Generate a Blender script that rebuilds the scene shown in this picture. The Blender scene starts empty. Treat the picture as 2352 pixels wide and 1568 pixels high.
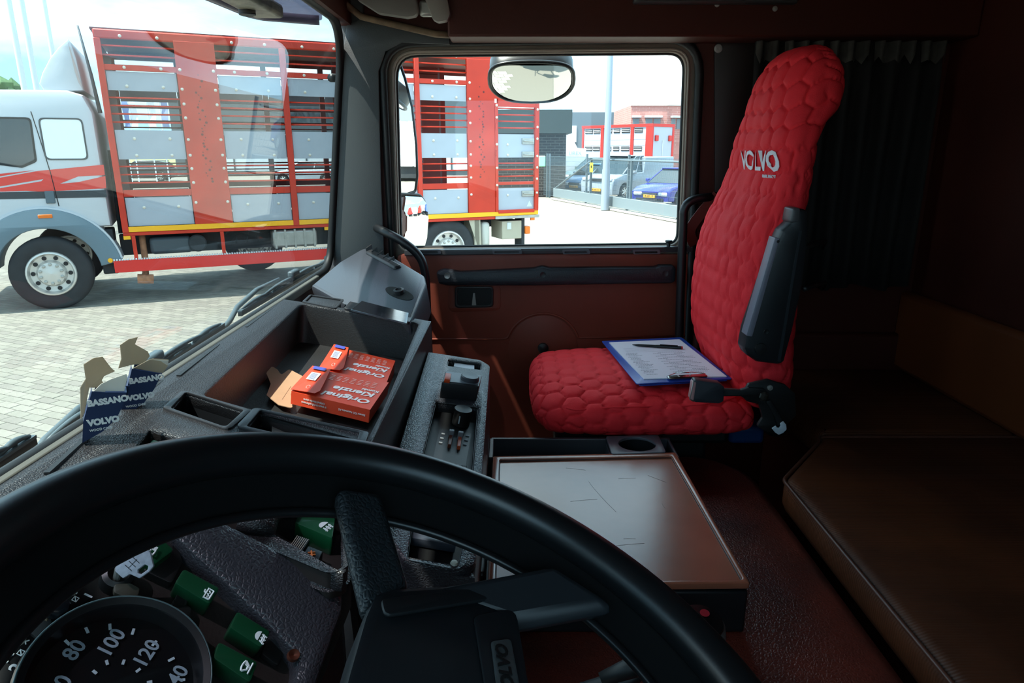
import bpy, bmesh, math, random
from math import sin, cos, pi, radians as rad, sqrt, atan2, exp
from mathutils import Vector as V, Matrix, noise
from mathutils.bvhtree import BVHTree
random.seed(7)
SC = bpy.context.scene
COL = SC.collection
# ------------------------------------------------------------------ camera
EYE = V((0, 0, 2.2)); FPX = 1568.0; PITCH = rad(15.64)
cd = bpy.data.cameras.new('camera'); cam = bpy.data.objects.new('camera', cd); COL.objects.link(cam)
cd.sensor_width = 36; cd.lens = 24; cd.clip_start = .02; cd.clip_end = 900
cam.location = EYE; cam.rotation_euler = (pi/2 - PITCH, 0, -pi/2)
SC.camera = cam
# ------------------------------------------------------------------ sky, sun, exposure
SUN_DIR = V((-.16, .40, .90)).normalized()
def make_world():
    w = bpy.data.worlds.new('sky'); SC.world = w; w.use_nodes = True
    nt = w.node_tree; nt.nodes.clear(); N = nt.nodes.new; L = nt.links.new
    out = N('ShaderNodeOutputWorld'); bg = N('ShaderNodeBackground'); tc = N('ShaderNodeTexCoord')
    mp = N('ShaderNodeMapping'); mp.inputs['Scale'].default_value = (1, 1, 3.2); mp.inputs['Location'].default_value = (7.7, 2.2, .9)
    nz = N('ShaderNodeTexNoise'); nz.inputs['Scale'].default_value = 2.1; nz.inputs['Detail'].default_value = 7; nz.inputs['Roughness'].default_value = .52
    cr = N('ShaderNodeValToRGB'); e = cr.color_ramp.elements
    e[0].position = .44; e[0].color = (.19, .345, .48, 1); e[1].position = .72; e[1].color = (1, 1, 1, 1)
    m = cr.color_ramp.elements.new(.56); m.color = (.40, .55, .64, 1)
    L(tc.outputs['Generated'], mp.inputs[0]); L(mp.outputs[0], nz.inputs['Vector']); L(nz.outputs['Fac'], cr.inputs[0])
    L(cr.outputs[0], bg.inputs[0]); bg.inputs[1].default_value = 1.95
    L(bg.outputs[0], out.inputs[0])
make_world()
sl = bpy.data.lights.new('sun', 'SUN'); sl.energy = 5.2; sl.angle = rad(.6); sl.color = (1, .96, .89)
so = bpy.data.objects.new('sun', sl); COL.objects.link(so); so.location = (0, 0, 30)
so.rotation_euler = SUN_DIR.to_track_quat('Z', 'Y').to_euler()
SC.view_settings.view_transform = 'Standard'; SC.view_settings.look = 'None'
SC.view_settings.gamma = 1; SC.view_settings.exposure = 1.65; SC.view_settings.use_curve_mapping = False
SC.cycles.use_denoising = True
SC.cycles.max_bounces = 8; SC.cycles.transparent_max_bounces = 24
SC.cycles.sample_clamp_indirect = 6
# ------------------------------------------------------------------ materials
def lin(c):
    if isinstance(c, str): c = [int(c[i:i+2], 16)/255 for i in (0, 2, 4)]
    return tuple(x/12.92 if x <= .04045 else ((x+.055)/1.055)**2.4 for x in c)
MATS = {}
def mat(name, col, rough=.5, metal=0, var=0, vscale=6, bump=0, bscale=80, spec=.5, btype='noise', col2=None, coat=0, detail=4):
    if name in MATS: return MATS[name]
    m = bpy.data.materials.new(name); m.use_nodes = True; nt = m.node_tree; N = nt.nodes.new; L = nt.links.new
    b = nt.nodes['Principled BSDF']; c = lin(col)
    b.inputs['Base Color'].default_value = (*c, 1); b.inputs['Roughness'].default_value = rough
    b.inputs['Metallic'].default_value = metal; b.inputs['Specular IOR Level'].default_value = spec
    if coat: b.inputs['Coat Weight'].default_value = coat; b.inputs['Coat Roughness'].default_value = .1
    tc = N('ShaderNodeTexCoord')
    if var or col2:
        nz = N('ShaderNodeTexNoise'); nz.inputs['Scale'].default_value = vscale; nz.inputs['Detail'].default_value = detail
        L(tc.outputs['Object'], nz.inputs['Vector'])
        cr = N('ShaderNodeValToRGB'); e = cr.color_ramp.elements; e[0].position = .32; e[1].position = .68
        if col2: a = c; d = lin(col2)
        else: a = tuple(x*(1-var) for x in c); d = tuple(min(1, x*(1+var)) for x in c)
        e[0].color = (*a, 1); e[1].color = (*d, 1)
        L(nz.outputs['Fac'], cr.inputs[0]); L(cr.outputs[0], b.inputs['Base Color'])
    if bump:
        if btype == 'leather':
            t = N('ShaderNodeTexVoronoi'); t.inputs['Scale'].default_value = bscale; t.feature = 'DISTANCE_TO_EDGE'; o = t.outputs['Distance']
            mr = N('ShaderNodeMapRange'); mr.inputs['From Max'].default_value = .25; L(o, mr.inputs[0]); o = mr.outputs[0]
            nzw = N('ShaderNodeTexNoise'); nzw.inputs['Scale'].default_value = bscale*.6; L(tc.outputs['Object'], nzw.inputs['Vector'])
            mx = N('ShaderNodeMix'); mx.data_type = 'VECTOR'; mx.inputs[0].default_value = .004
            L(tc.outputs['Object'], mx.inputs[4]); L(nzw.outputs['Color'], mx.inputs[5]); L(mx.outputs[1], t.inputs['Vector'])
        elif btype == 'wave':
            t = N('ShaderNodeTexWave'); t.inputs['Scale'].default_value = bscale; o = t.outputs['Fac']; L(tc.outputs['Object'], t.inputs['Vector'])
            t.inputs['Distortion'].default_value = .6
        else:
            t = N('ShaderNodeTexNoise'); t.inputs['Scale'].default_value = bscale; t.inputs['Detail'].default_value = 3; o = t.outputs['Fac']; L(tc.outputs['Object'], t.inputs['Vector'])
        bp = N('ShaderNodeBump'); bp.inputs['Strength'].default_value = bump; bp.inputs['Distance'].default_value = .002
        L(o, bp.inputs['Height']); L(bp.outputs[0], b.inputs['Normal'])
    MATS[name] = m; return m
def glass(name, tint=(.95, .97, .97), refl=1.0, ior=1.45):
    if name in MATS: return MATS[name]
    m = bpy.data.materials.new(name); m.use_nodes = True; nt = m.node_tree; nt.nodes.clear(); N = nt.nodes.new; L = nt.links.new
    o = N('ShaderNodeOutputMaterial'); mx = N('ShaderNodeMixShader'); t = N('ShaderNodeBsdfTransparent'); g = N('ShaderNodeBsdfGlossy'); fr = N('ShaderNodeLayerWeight')
    t.inputs[0].default_value = (*tint, 1); g.inputs['Roughness'].default_value = .0; fr.inputs['Blend'].default_value = .5
    pw_ = N('ShaderNodeMath'); pw_.operation = 'POWER'; pw_.inputs[1].default_value = 5
    mu = N('ShaderNodeMath'); mu.operation = 'MULTIPLY_ADD'; mu.inputs[1].default_value = .85*refl; mu.inputs[2].default_value = .03*refl
    L(fr.outputs['Facing'], pw_.inputs[0]); L(pw_.outputs[0], mu.inputs[0]); L(mu.outputs[0], mx.inputs[0]); L(t.outputs[0], mx.inputs[1]); L(g.outputs[0], mx.inputs[2]); L(mx.outputs[0], o.inputs[0])
    MATS[name] = m; return m
# ------------------------------------------------------------------ pixel ray tools (photograph frame 2352x1568), used to measure points on real planes
_F = V((cos(PITCH), 0, -sin(PITCH))); _R = V((0, -1, 0)); _U = V((sin(PITCH), 0, cos(PITCH)))
def ray(u, v): return _F + _R*((u-1176)/FPX) + _U*((784-v)/FPX)
def at(u, v, t): return EYE + ray(u, v)*t
def on(u, v, P, n):
    d = ray(u, v); n = V(n); return EYE + d*((V(P)-EYE).dot(n)/d.dot(n))
def onx(u, v, x): return on(u, v, (x, 0, 0), (1, 0, 0))
def ony(u, v, y): return on(u, v, (0, y, 0), (0, 1, 0))
def onz(u, v, z): return on(u, v, (0, 0, z), (0, 0, 1))
class Frame:
    """plane with origin o, in-plane axes x,y and normal n"""
    def __init__(s, o, x, y):
        s.o = V(o); s.x = V(x).normalized(); y = V(y); s.n = s.x.cross(y).normalized(); s.y = s.n.cross(s.x)
    def w(s, a, b, c=0): return s.o + s.x*a + s.y*b + s.n*c
    def px(s, u, v, c=0):
        p = on(u, v, s.o + s.n*c, s.n) - s.o; return (p.dot(s.x), p.dot(s.y))
    def pp(s, pts, c=0): return [s.px(u, v, c) for u, v in pts]
    def up(s, c): 
        f = Frame(s.o + s.n*c, s.x, s.y); return f
# ------------------------------------------------------------------ object tools
WL = {}
def link(name, me, m, parent, loc, smooth=None, bev=0, seg=2, label=None):
    o = bpy.data.objects.new(name, me); COL.objects.link(o)
    WL[o.name] = V(loc)
    if parent is not None: o.parent = parent; o.location = V(loc) - WL[parent.name]
    else: o.location = loc
    if m is not None and not me.materials:
        me.materials.append(m)
    if smooth:
        for p in me.polygons: p.use_smooth = True
        if smooth != 'all': me.set_sharp_from_angle(angle=rad(smooth))
    if bev:
        b = o.modifiers.new('bevel', 'BEVEL'); b.width = bev; b.segments = seg; b.limit_method = 'ANGLE'; b.angle_limit = rad(35)
        for p in me.polygons: p.use_smooth = True
        me.set_sharp_from_angle(angle=rad(35)); b.harden_normals = False
    if label: o['label'] = label
    return o
def obj(name, verts, faces, m, parent=None, smooth=None, bev=0, seg=2, label=None):
    verts = [V(v) for v in verts]
    lo = V([min(v[i] for v in verts) for i in range(3)]); hi = V([max(v[i] for v in verts) for i in range(3)])
    c = (lo+hi)/2
    if parent is None: c.z = lo.z
    me = bpy.data.meshes.new(name); me.from_pydata([v-c for v in verts], [], faces); me.update()
    bm = bmesh.new(); bm.from_mesh(me); bmesh.ops.recalc_face_normals(bm, faces=bm.faces); bm.to_mesh(me); bm.free()
    return link(name, me, m, parent, c, smooth, bev, seg, label)
class MB:
    def __init__(s): s.v = []; s.f = []
    def add(s, vs, fs):
        k = len(s.v); s.v += [V(a) for a in vs]; s.f += [tuple(i+k for i in f) for f in fs]; return s
    def box(s, c, sz, ax=None):
        c = V(c); X, Y, Z = ax if ax else (V((1, 0, 0)), V((0, 1, 0)), V((0, 0, 1)))
        vs = [c + X*(sz[0]/2*i) + Y*(sz[1]/2*j) + Z*(sz[2]/2*k) for i in (-1, 1) for j in (-1, 1) for k in (-1, 1)]
        return s.add(vs, [(0, 1, 3, 2), (4, 6, 7, 5), (0, 4, 5, 1), (2, 3, 7, 6), (0, 2, 6, 4), (1, 5, 7, 3)])
    def fbox(s, F, a0, a1, b0, b1, c0, c1):
        return s.box(F.w((a0+a1)/2, (b0+b1)/2, (c0+c1)/2), (abs(a1-a0), abs(b1-b0), abs(c1-c0)), (F.x, F.y, F.n))
    def prism(s, poly, F, c0, c1):
        n = len(poly); vs = [F.w(a, b, c0) for a, b in poly] + [F.w(a, b, c1) for a, b in poly]
        fs = [tuple(range(n))[::-1], tuple(range(n, 2*n))] + [(i, (i+1) % n, (i+1) % n+n, i+n) for i in range(n)]
        return s.add(vs, fs)
    def tube(s, pts, r, seg=8, closed=False, flat=1.0):
        pts = [V(p) for p in pts]; n = len(pts); rr = r if isinstance(r, (list, tuple)) else [r]*n
        k0 = len(s.v); up = None
        for i, p in enumerate(pts):
            a = pts[(i-1) % n] if (closed or i > 0) else p; b = pts[(i+1) % n] if (closed or i < n-1) else p
            d = (b-a).normalized()
            if up is None: up = d.orthogonal().normalized()
            up = (up - d*up.dot(d)); up = up.normalized() if up.length > 1e-6 else d.orthogonal().normalized()
            sd = d.cross(up)
            for j in range(seg):
                t = 2*pi*j/seg; s.v.append(p + (up*cos(t) + sd*sin(t)*flat)*rr[i])
        m = n if closed else n-1
        for i in range(m):
            for j in range(seg):
                a = k0+i*seg+j; b = k0+i*seg+(j+1) % seg; c = k0+((i+1) % n)*seg+(j+1) % seg; d = k0+((i+1) % n)*seg+j
                s.f.append((a, b, c, d))
        if not closed:
            s.f.append(tuple(k0+j for j in range(seg))[::-1]); s.f.append(tuple(k0+(n-1)*seg+j for j in range(seg)))
        return s
    def lathe(s, o, ax, prof, seg=24, cap=True):
        o = V(o); ax = V(ax).normalized(); u = ax.orthogonal().normalized(); w = ax.cross(u); k0 = len(s.v)
        for r, h in prof:
            for j in range(seg):
                t = 2*pi*j/seg; s.v.append(o + ax*h + (u*cos(t)+w*sin(t))*r)
        for i in range(len(prof)-1):
            for j in range(seg):
                s.f.append((k0+i*seg+j, k0+i*seg+(j+1) % seg, k0+(i+1)*seg+(j+1) % seg, k0+(i+1)*seg+j))
        if cap:
            if prof[0][0] > 1e-5: s.f.append(tuple(k0+j for j in range(seg))[::-1])
            if prof[-1][0] > 1e-5: s.f.append(tuple(k0+(len(prof)-1)*seg+j for j in range(seg)))
        return s
    def build(s, name, m, parent=None, smooth=None, bev=0, seg=2, label=None):
        return obj(name, s.v, s.f, m, parent, smooth, bev, seg, label)
def tag(o, label=None, cat=None, group=None, kind=None):
    if label: o['label'] = label
    if cat: o['category'] = cat
    if group: o['group'] = group
    if kind: o['kind'] = kind
    return o
def empty(name, loc, label=None, cat=None, group=None, kind=None):
    o = bpy.data.objects.new(name, None); COL.objects.link(o); o.location = loc; o.empty_display_size = .05
    WL[o.name] = V(loc); return tag(o, label, cat, group, kind)
def rnd(poly, r, seg=4):
    """round the corners of a polygon; r one number or a list"""
    out = []; n = len(poly)
    for i in range(n):
        p = V((*poly[i], 0)); a = V((*poly[i-1], 0)); b = V((*poly[(i+1) % n], 0)); rr = r[i] if isinstance(r, (list, tuple)) else r
        da = a-p; db = b-p; la, lb = da.length, db.length
        if rr <= 0 or la < 1e-6 or lb < 1e-6: out.append((p.x, p.y)); continue
        da /= la; db /= lb; ang = da.angle(db)
        t = min(rr/max(math.tan(ang/2), .05), la*.48, lb*.48)
        p0 = p+da*t; p2 = p+db*t
        for k in range(seg+1):
            s = k/seg; q = p0*(1-s)**2 + p*2*s*(1-s) + p2*s*s; out.append((q.x, q.y))
    return out
def rect(a0, a1, b0, b1): return [(a0, b0), (a1, b0), (a1, b1), (a0, b1)]
def circ(a, b, r, n=24, ry=None): return [(a+r*cos(2*pi*k/n), b+(ry or r)*sin(2*pi*k/n)) for k in range(n)]
def plate(name, F, outer, m, parent=None, c0=0, c1=.003, holes=(), bev=0, smooth=35, label=None, kind=None):
    """flat plate between heights c0..c1 over frame F, outline and holes in frame coordinates"""
    cu = bpy.data.curves.new('tmp', 'CURVE'); cu.dimensions = '2D'; cu.fill_mode = 'BOTH'
    for poly in [outer, *holes]:
        sp = cu.splines.new('POLY'); sp.points.add(len(poly)-1)
        for i, (a, b) in enumerate(poly): sp.points[i].co = (a, b, 0, 1)
        sp.use_cyclic_u = True
    th = abs(c1-c0)/2
    cu.extrude = max(th-bev, 1e-5); cu.bevel_depth = bev; cu.bevel_resolution = 1; cu.offset = -bev if bev else 0
    to = bpy.data.objects.new('tmp', cu); COL.objects.link(to)
    dg = bpy.context.evaluated_depsgraph_get(); me = bpy.data.meshes.new_from_object(to.evaluated_get(dg))
    bpy.data.objects.remove(to); bpy.data.curves.remove(cu)
    mid = (c0+c1)/2; vs = [F.w(v.co.x, v.co.y, v.co.z+mid) for v in me.vertices]; fs = [tuple(p.vertices) for p in me.polygons]
    bpy.data.meshes.remove(me)
    bm = bmesh.new(); bv = [bm.verts.new(v) for v in vs]
    for f in fs:
        try: bm.faces.new([bv[i] for i in f])
        except ValueError: pass
    bmesh.ops.remove_doubles(bm, verts=bm.verts, dist=2e-6); bm.normal_update()
    me = bpy.data.meshes.new(name); lo = V([min(v.co[i] for v in bm.verts) for i in range(3)]); hi = V([max(v.co[i] for v in bm.verts) for i in range(3)])
    c = (lo+hi)/2
    if parent is None: c.z = lo.z
    for v in bm.verts: v.co -= c
    bm.to_mesh(me); bm.free()
    o = link(name, me, m, parent, c, smooth, label=label)
    if kind: o['kind'] = kind
    return o
def text(name, s, o3, xd, yd, size, m, parent, ext=.0004, bold=0, align='CENTER', sx=1.0, proj=None):
    cu = bpy.data.curves.new('tmp', 'FONT'); cu.body = s; cu.size = size; cu.extrude = ext; cu.offset = bold; cu.align_x = align; cu.align_y = 'CENTER'
    cu.resolution_u = 3
    to = bpy.data.objects.new('tmp', cu); COL.objects.link(to)
    dg = bpy.context.evaluated_depsgraph_get(); me = bpy.data.meshes.new_from_object(to.evaluated_get(dg))
    bpy.data.objects.remove(to); bpy.data.curves.remove(cu)
    xd = V(xd).normalized(); yd = V(yd); n = xd.cross(yd).normalized(); yd = n.cross(xd); o3 = V(o3)
    vs = []
    for v in me.vertices:
        p = o3 + xd*v.co.x*sx + yd*v.co.y + n*v.co.z
        if proj: p = proj(p, v.co.z)
        vs.append(p)
    fs = [tuple(p.vertices) for p in me.polygons]; bpy.data.meshes.remove(me)
    return obj(name, vs, fs, m, parent)
def copy_tree(o, parent=None):
    c = o.copy(); COL.objects.link(c)
    if parent is not None: c.parent = parent
    for ch in list(o.children): copy_tree(ch, c)
    return c
def arc(a, b, r, t0, t1, n): return [(a+r*cos(rad(t0+(t1-t0)*k/n)), b+r*sin(rad(t0+(t1-t0)*k/n))) for k in range(n+1)]
# ================================================================== OUTSIDE
Zv = V((0, 0, 1)); Xv = V((1, 0, 0)); Yv = V((0, 1, 0))
ROAD = mat('concrete_paving', '7d786e', .9, var=.06, vscale=.9, bump=.2, bscale=30)
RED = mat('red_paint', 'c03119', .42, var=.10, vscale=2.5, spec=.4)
DRED = mat('shaded_red_steel', '6b1f17', .6, var=.2, vscale=4)  # red darkened to paint shade inside the cage and on its far side
ALU = mat('grey_aluminium_panel', 'a3a9b2', .45, var=.03, vscale=3)
BOLT = mat('bolt_zinc', 'd6d0c2', .45, metal=.3)
WHITE = mat('white_paint', 'c3c8cd', .3, spec=.5)
TYRE = mat('tyre_rubber', '2b2d2f', .85, var=.15, vscale=8)
HUB = mat('hub_silver', 'cfccc6', .35, metal=.55)
BLK = mat('black_plastic', '16181a', .5)
YEL = mat('yellow_strip', 'f2ae12', .5)
STEEL = mat('dull_steel', 'a7a6a0', .4, metal=.6, var=.1, vscale=10)
DARK = mat('dark_chassis', '24282b', .75, var=.2, vscale=5)
ORG = mat('orange_lens', 'e0701c', .3)
RUST = mat('rusty_pipe', '9a6a4c', .8, var=.3, vscale=14)
FENDER = mat('grey_blue_plastic', '617580', .45)
CARGLASS = mat('dark_car_glass', '2c373b', .08, spec=.8)

# ---- ground with pavers
g = MB().box((60, 0, -.06), (320, 300, .08)).build('ground', ROAD); tag(g, kind='structure')
JOINT = mat('paver_joint', '68645a', .95)
PAV = [mat('paver_sand', '878378', .9, var=.06, vscale=7), mat('paver_pale', '8e897e', .9, var=.06, vscale=7), mat('paver_grey', '807b72', .9, var=.06, vscale=7)]
bed = MB().box((7.2, 6.7, -.010), (11.6, 14.6, .018)).build('paver_bed', JOINT, g)
pa = rad(23); pd = V((cos(pa), -sin(pa), 0)); pq = V((sin(pa), cos(pa), 0)); pl, pw = .212, .106
def paver_mesh(k):
    m = MB().box((0, 0, 0), (pw-.007, pl-.007, .03), (pd, pq, Zv)); me = bpy.data.meshes.new('paver')
    me.from_pydata(m.v, [], m.f); me.update(); me.materials.append(PAV[k]); return me
pms = [paver_mesh(k) for k in range(3)]
cells = []
for i in range(-110, 110):
    for j in range(-60, 60):
        p = V((7.6, 4.3, 0)) + pd*(i*pw) + pq*((j+(i % 2)*.5)*pl)
        if p.x < 1.5 or p.x > 13 or p.y < -.5 or p.y > 14: continue
        dd = p-EYE; t = dd.dot(_F); uu = 1176+FPX*dd.dot(_R)/t; vv = 784-FPX*dd.dot(_U)/t
        if t > .5 and -900 < uu < 1000 and 560 < vv < 1500: cells.append((t, p))
near_ = [c for c in cells if -30 < 1176+FPX*(c[1]-EYE).dot(_R)/c[0] < 770 and 784-FPX*(c[1]-EYE).dot(_U)/c[0] < 1170]; near_.sort(key=lambda c: c[0]); ids_ = {id(c) for c in near_[:300]}; cells = near_[:300] + [c for c in cells if id(c) not in ids_]
for t, p in cells[:300]:
    o = bpy.data.objects.new('paver', pms[random.randrange(3)]); COL.objects.link(o); o.parent = g; o.location = p + V((0, 0, -.008+random.uniform(-.0015, .0015))) - WL[g.name]
rest = [MB(), MB(), MB()]
for t, p in cells[300:]:
    rest[random.randrange(3)].box(p+V((0, 0, -.008)), (pw-.007, pl-.007, .03), (pd, pq, Zv))
for k in range(3): tag(rest[k].build('paver', PAV[k], g), kind='stuff')
# ---- livestock truck
TO = V((9.55, 6.59, 0)); TS = V((.4305, -.9026, 0)); TF = Frame(TO, TS, Zv)   # c>0 towards our cab
T1 = empty('livestock_truck', TO, 'white-cabbed livestock truck with red slatted cage body seen through the windscreen', 'truck')
bays = [(1.11, 2.0), (2.53, 3.42), (3.51, 4.44), (4.53, 5.51), (5.59, 6.43)]
posts = [(1.03, 1.11), (3.42, 3.51), (4.44, 4.53), (5.51, 5.59)]
wides = [(2.0, 2.53), (6.43, 6.94)]
ZT = 3.78
def side(c0, near):
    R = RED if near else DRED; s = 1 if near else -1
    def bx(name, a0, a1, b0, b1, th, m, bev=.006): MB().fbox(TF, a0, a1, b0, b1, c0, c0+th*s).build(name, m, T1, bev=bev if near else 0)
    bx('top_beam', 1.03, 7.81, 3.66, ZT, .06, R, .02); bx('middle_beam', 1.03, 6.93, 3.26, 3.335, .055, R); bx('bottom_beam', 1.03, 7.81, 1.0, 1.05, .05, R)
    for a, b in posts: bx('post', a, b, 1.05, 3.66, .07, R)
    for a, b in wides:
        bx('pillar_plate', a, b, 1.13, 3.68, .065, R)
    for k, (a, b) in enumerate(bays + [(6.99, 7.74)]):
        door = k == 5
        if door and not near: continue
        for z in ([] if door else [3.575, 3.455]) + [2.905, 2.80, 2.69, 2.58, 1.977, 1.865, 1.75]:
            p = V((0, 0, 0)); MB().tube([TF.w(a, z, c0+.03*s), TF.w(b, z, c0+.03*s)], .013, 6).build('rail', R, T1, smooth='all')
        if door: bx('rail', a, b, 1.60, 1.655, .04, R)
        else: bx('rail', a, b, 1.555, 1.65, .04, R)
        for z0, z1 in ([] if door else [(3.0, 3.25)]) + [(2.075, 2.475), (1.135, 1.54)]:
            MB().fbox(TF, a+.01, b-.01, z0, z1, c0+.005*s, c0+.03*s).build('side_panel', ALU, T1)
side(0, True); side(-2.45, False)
MB().fbox(TF, 1.03, 7.81, 1.055, 1.13, .05, .062).build('yellow_strip', YEL, T1)
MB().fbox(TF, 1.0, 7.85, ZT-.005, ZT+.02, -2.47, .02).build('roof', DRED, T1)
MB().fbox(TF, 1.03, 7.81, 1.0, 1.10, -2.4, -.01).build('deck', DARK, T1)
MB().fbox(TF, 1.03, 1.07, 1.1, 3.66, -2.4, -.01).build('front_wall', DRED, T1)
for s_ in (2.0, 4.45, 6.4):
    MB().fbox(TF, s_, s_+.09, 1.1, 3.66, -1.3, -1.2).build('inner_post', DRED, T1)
# rear side door frame
for a0, a1, b0, b1 in ((6.94, 7.0, 1.13, 2.99), (7.73, 7.81, 1.13, 3.66), (7.0, 7.73, 2.93, 3.06), (7.0, 7.73, 1.10, 1.16)):
    MB().fbox(TF, a0, a1, b0, b1, 0, .075).build('door_frame', RED, T1, bev=.006)
MB().fbox(TF, 6.94, 7.73, 3.06, 3.66, 0, .06).build('upper_door_panel', RED, T1)
MB().fbox(TF, 6.94, 7.83, 1.0, 1.05, .05, .07).build('aluminium_sill', STEEL, T1)
plate('warning_triangle', TF, [(7.58, 1.2), (7.70, 1.2), (7.64, 1.31)], WHITE, T1, .031, .034)
for z in (2.36, 2.05+.08, 1.44):
    h = MB(); h.fbox(TF, 7.48, 7.72, z-.05, z+.05, .03, .06); h.tube([TF.w(7.50, z, .08), TF.w(7.70, z-.01, .08)], .012, 6); h.build('door_latch', STEEL, T1, bev=.004)
for z in (2.6, 2.15, 1.45):
    MB().tube([TF.w(6.96, z-.05, .09), TF.w(6.96, z+.05, .09)], .014, 8).build('hinge', RED, T1, smooth=40)
# bolts: one shared mesh
bm_ = MB().lathe((0, 0, 0), TF.n, [(.022, 0), (.022, .008), (.012, .014), (.012, .022), (0, .024)], 8); me_b = bpy.data.meshes.new('bolt'); me_b.from_pydata(bm_.v, [], bm_.f); me_b.materials.append(BOLT)
bl = []
for (a, b) in bays:
    w = b-a
    for fx in (.27, .78):
        bl += [(a+w*fx, 3.70, .06), (a+w*fx, 3.30, .055), (a+w*fx, 3.06, .03), (a+w*fx, 2.36, .03), (a+w*fx, 2.13, .03), (a+w*fx, 1.40, .03)]
for a, b in wides:
    for z in (3.30, 3.04, 2.84, 2.65, 2.35, 2.13, 1.94, 1.74, 1.45):
        bl += [(a+.045, z, .065)] + ([(b-.045, z, .065)] if a < 3 else [])
bl += [(7.2, 2.30, .03), (7.2, 2.12, .03), (7.2, 1.42, .03)]
bl += [(7.77, z, .075) for z in (2.9, 2.6, 2.4, 2.1, 1.9, 1.7, 1.45)] + [(6.97, z, .075) for z in (2.95, 2.75, 2.3, 1.9, 1.6)]
for a, z, c in bl:
    o = bpy.data.objects.new('bolt', me_b); COL.objects.link(o); o.parent = T1; o.location = TF.w(a, z, c) - TO
hl = MB(); rr = random.Random(3)
for a, b in wides:
    for k in range(34):
        z = 1.75 + k*.042 if k < 30 else 3.0+.08*(k-30); cx = (a+b)/2 + rr.choice((-.04, .04, .02, -.02)) + rr.uniform(-.01, .01)
        r = rr.choice((.009, .011, .016)) if k % 4 else .018
        hl.lathe(TF.w(cx, z, .0651), TF.n, [(r, 0), (r, .0015)], 8)
tag(hl.build('drilled_hole', DRED, T1), kind='stuff')
# side guard and underbody
MB().fbox(TF, .86, 4.04, .48, .655, .06, .09).build('side_guard', mat('signal_red', 'd42a22', .4), T1, bev=.005)
z_ = MB()
for k in range(90): z_.fbox(TF, .86+k*.0355, .86+k*.0355+.022, .655, .672+.004*(k % 2), .05, .1)
tag(z_.build('guard_edging', WHITE, T1), kind='stuff')
for s_ in (1.13, 2.33): MB().fbox(TF, s_, s_+.05, .6, 1.0, .02, .05).build('guard_bracket', RED, T1)
MB().fbox(TF, 1.0, 7.6, .78, 1.0, -.9, -.75).build('chassis_rail', DARK, T1)
MB().fbox(TF, 1.0, 7.6, .78, 1.0, -1.75, -1.6).build('chassis_rail', DARK, T1)
MB().fbox(TF, .95, 4.1, .68, .98, -.5, -.3).build('underbody_box', DARK, T1)
tk = MB().fbox(TF, 3.09, 3.78, .70, .975, -.28, .02); tk.build('chrome_tank', STEEL, T1, bev=.04)
for k in range(5):
    MB().fbox(TF, 3.12+k*.15, 3.15+k*.15, .69, .985, -.29, .03).build('tank_strap', STEEL, T1)
MB().lathe(TF.w(2.0, .84, 0), TF.n, [(.13, -.3), (.13, .0), (.11, .02), (0, .025)], 20).build('air_tank', DARK, T1, smooth=40)
MB().fbox(TF, 1.35, 1.92, .7, .95, -.3, -.02).build('fuel_tank', mat('slate_tank', '3d474d', .5), T1, bev=.05)
MB().tube([TF.w(1.26, 1.0, -.1), TF.w(1.26, .62, -.1), TF.w(1.24, .42, -.08), TF.w(1.2, .36, .0)], .045, 10).build('exhaust_pipe', RUST, T1, smooth='all')
MB().tube([TF.w(1.13, .365, .03), TF.w(1.34, .345, .03)], .07, 12).build('exhaust_tip', RUST, T1, smooth=40)
MB().fbox(TF, 6.55, 6.64, .45, 1.0, -.5, .02).build('mud_flap', mat('cream_plate', 'a8a08c', .6), T1)
plate('mud_flap', TF, [(6.44, 1.0), (6.66, 1.0), (6.68, .45), (6.63, .45)], mat('cream_plate', 'a8a08c', .6), T1, .0, .02)
MB().fbox(TF, 6.7, 6.87, .5, .95, -.4, .0).build('water_tank', mat('milky_tank', 'b9b7ac', .4), T1, bev=.06)
MB().fbox(TF, 7.1, 7.5, .62, .95, -.5, .0).build('tool_box', mat('cream_plate', 'a8a08c', .6), T1, bev=.01)
MB().fbox(TF, 7.2, 7.28, .80, .92, .0, .012).build('box_lock', WHITE, T1)
MB().fbox(TF, 7.56, 7.66, .70, .84, -.1, .04).build('tail_lamp', ORG, T1, bev=.01)
MB().fbox(TF, 7.5, 7.56, .45, 1.0, -.3, .0).build('rear_bracket', DARK, T1)
for a, b in ((1.03, 1.12), (7.66, 7.74), (3.9, 3.98)): MB().fbox(TF, a, b, .95, 1.0, .03, .06).build('side_marker', YEL if a < 7 else ORG, T1)
def truck_wheel(s, c, z=.515, parent=T1, name='wheel'):
    tr = MB().lathe(TF.w(s, z, c), TF.n, [(.30, -.26), (.46, -.27), (.505, -.24), (.517, -.2), (.517, -.07), (.50, -.02), (.46, .0), (.34, .0), (.30, -.02)], 40, cap=False).build(name, TYRE, parent, smooth=50)
    MB().lathe(TF.w(s, z, c), TF.n, [(.315, -.012), (.305, .008), (.285, .012), (.27, -.03), (.26, -.06), (.19, -.065), (.175, -.02), (.16, .005), (.0, .02)], 36, cap=False).build('hub', HUB, tr, smooth=40)
    for k in range(10):
        t = 2*pi*k/10+.3
        MB().lathe(TF.w(s+.135*cos(t), z+.135*sin(t), c), TF.n, [(.026, .0), (.022, .03), (.010, .034)], 6).build('wheel_nut', STEEL, tr)
        MB().lathe(TF.w(s+.225*cos(t+.3), z+.225*sin(t+.3), c), TF.n, [(.030, -.062), (.030, -.052)], 10).build('hub_opening', BLK, tr)
truck_wheel(.07, .02); truck_wheel(6.05, .0); truck_wheel(.07, -2.1); truck_wheel(6.05, -2.1); truck_wheel(3.0, -2.2)
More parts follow.
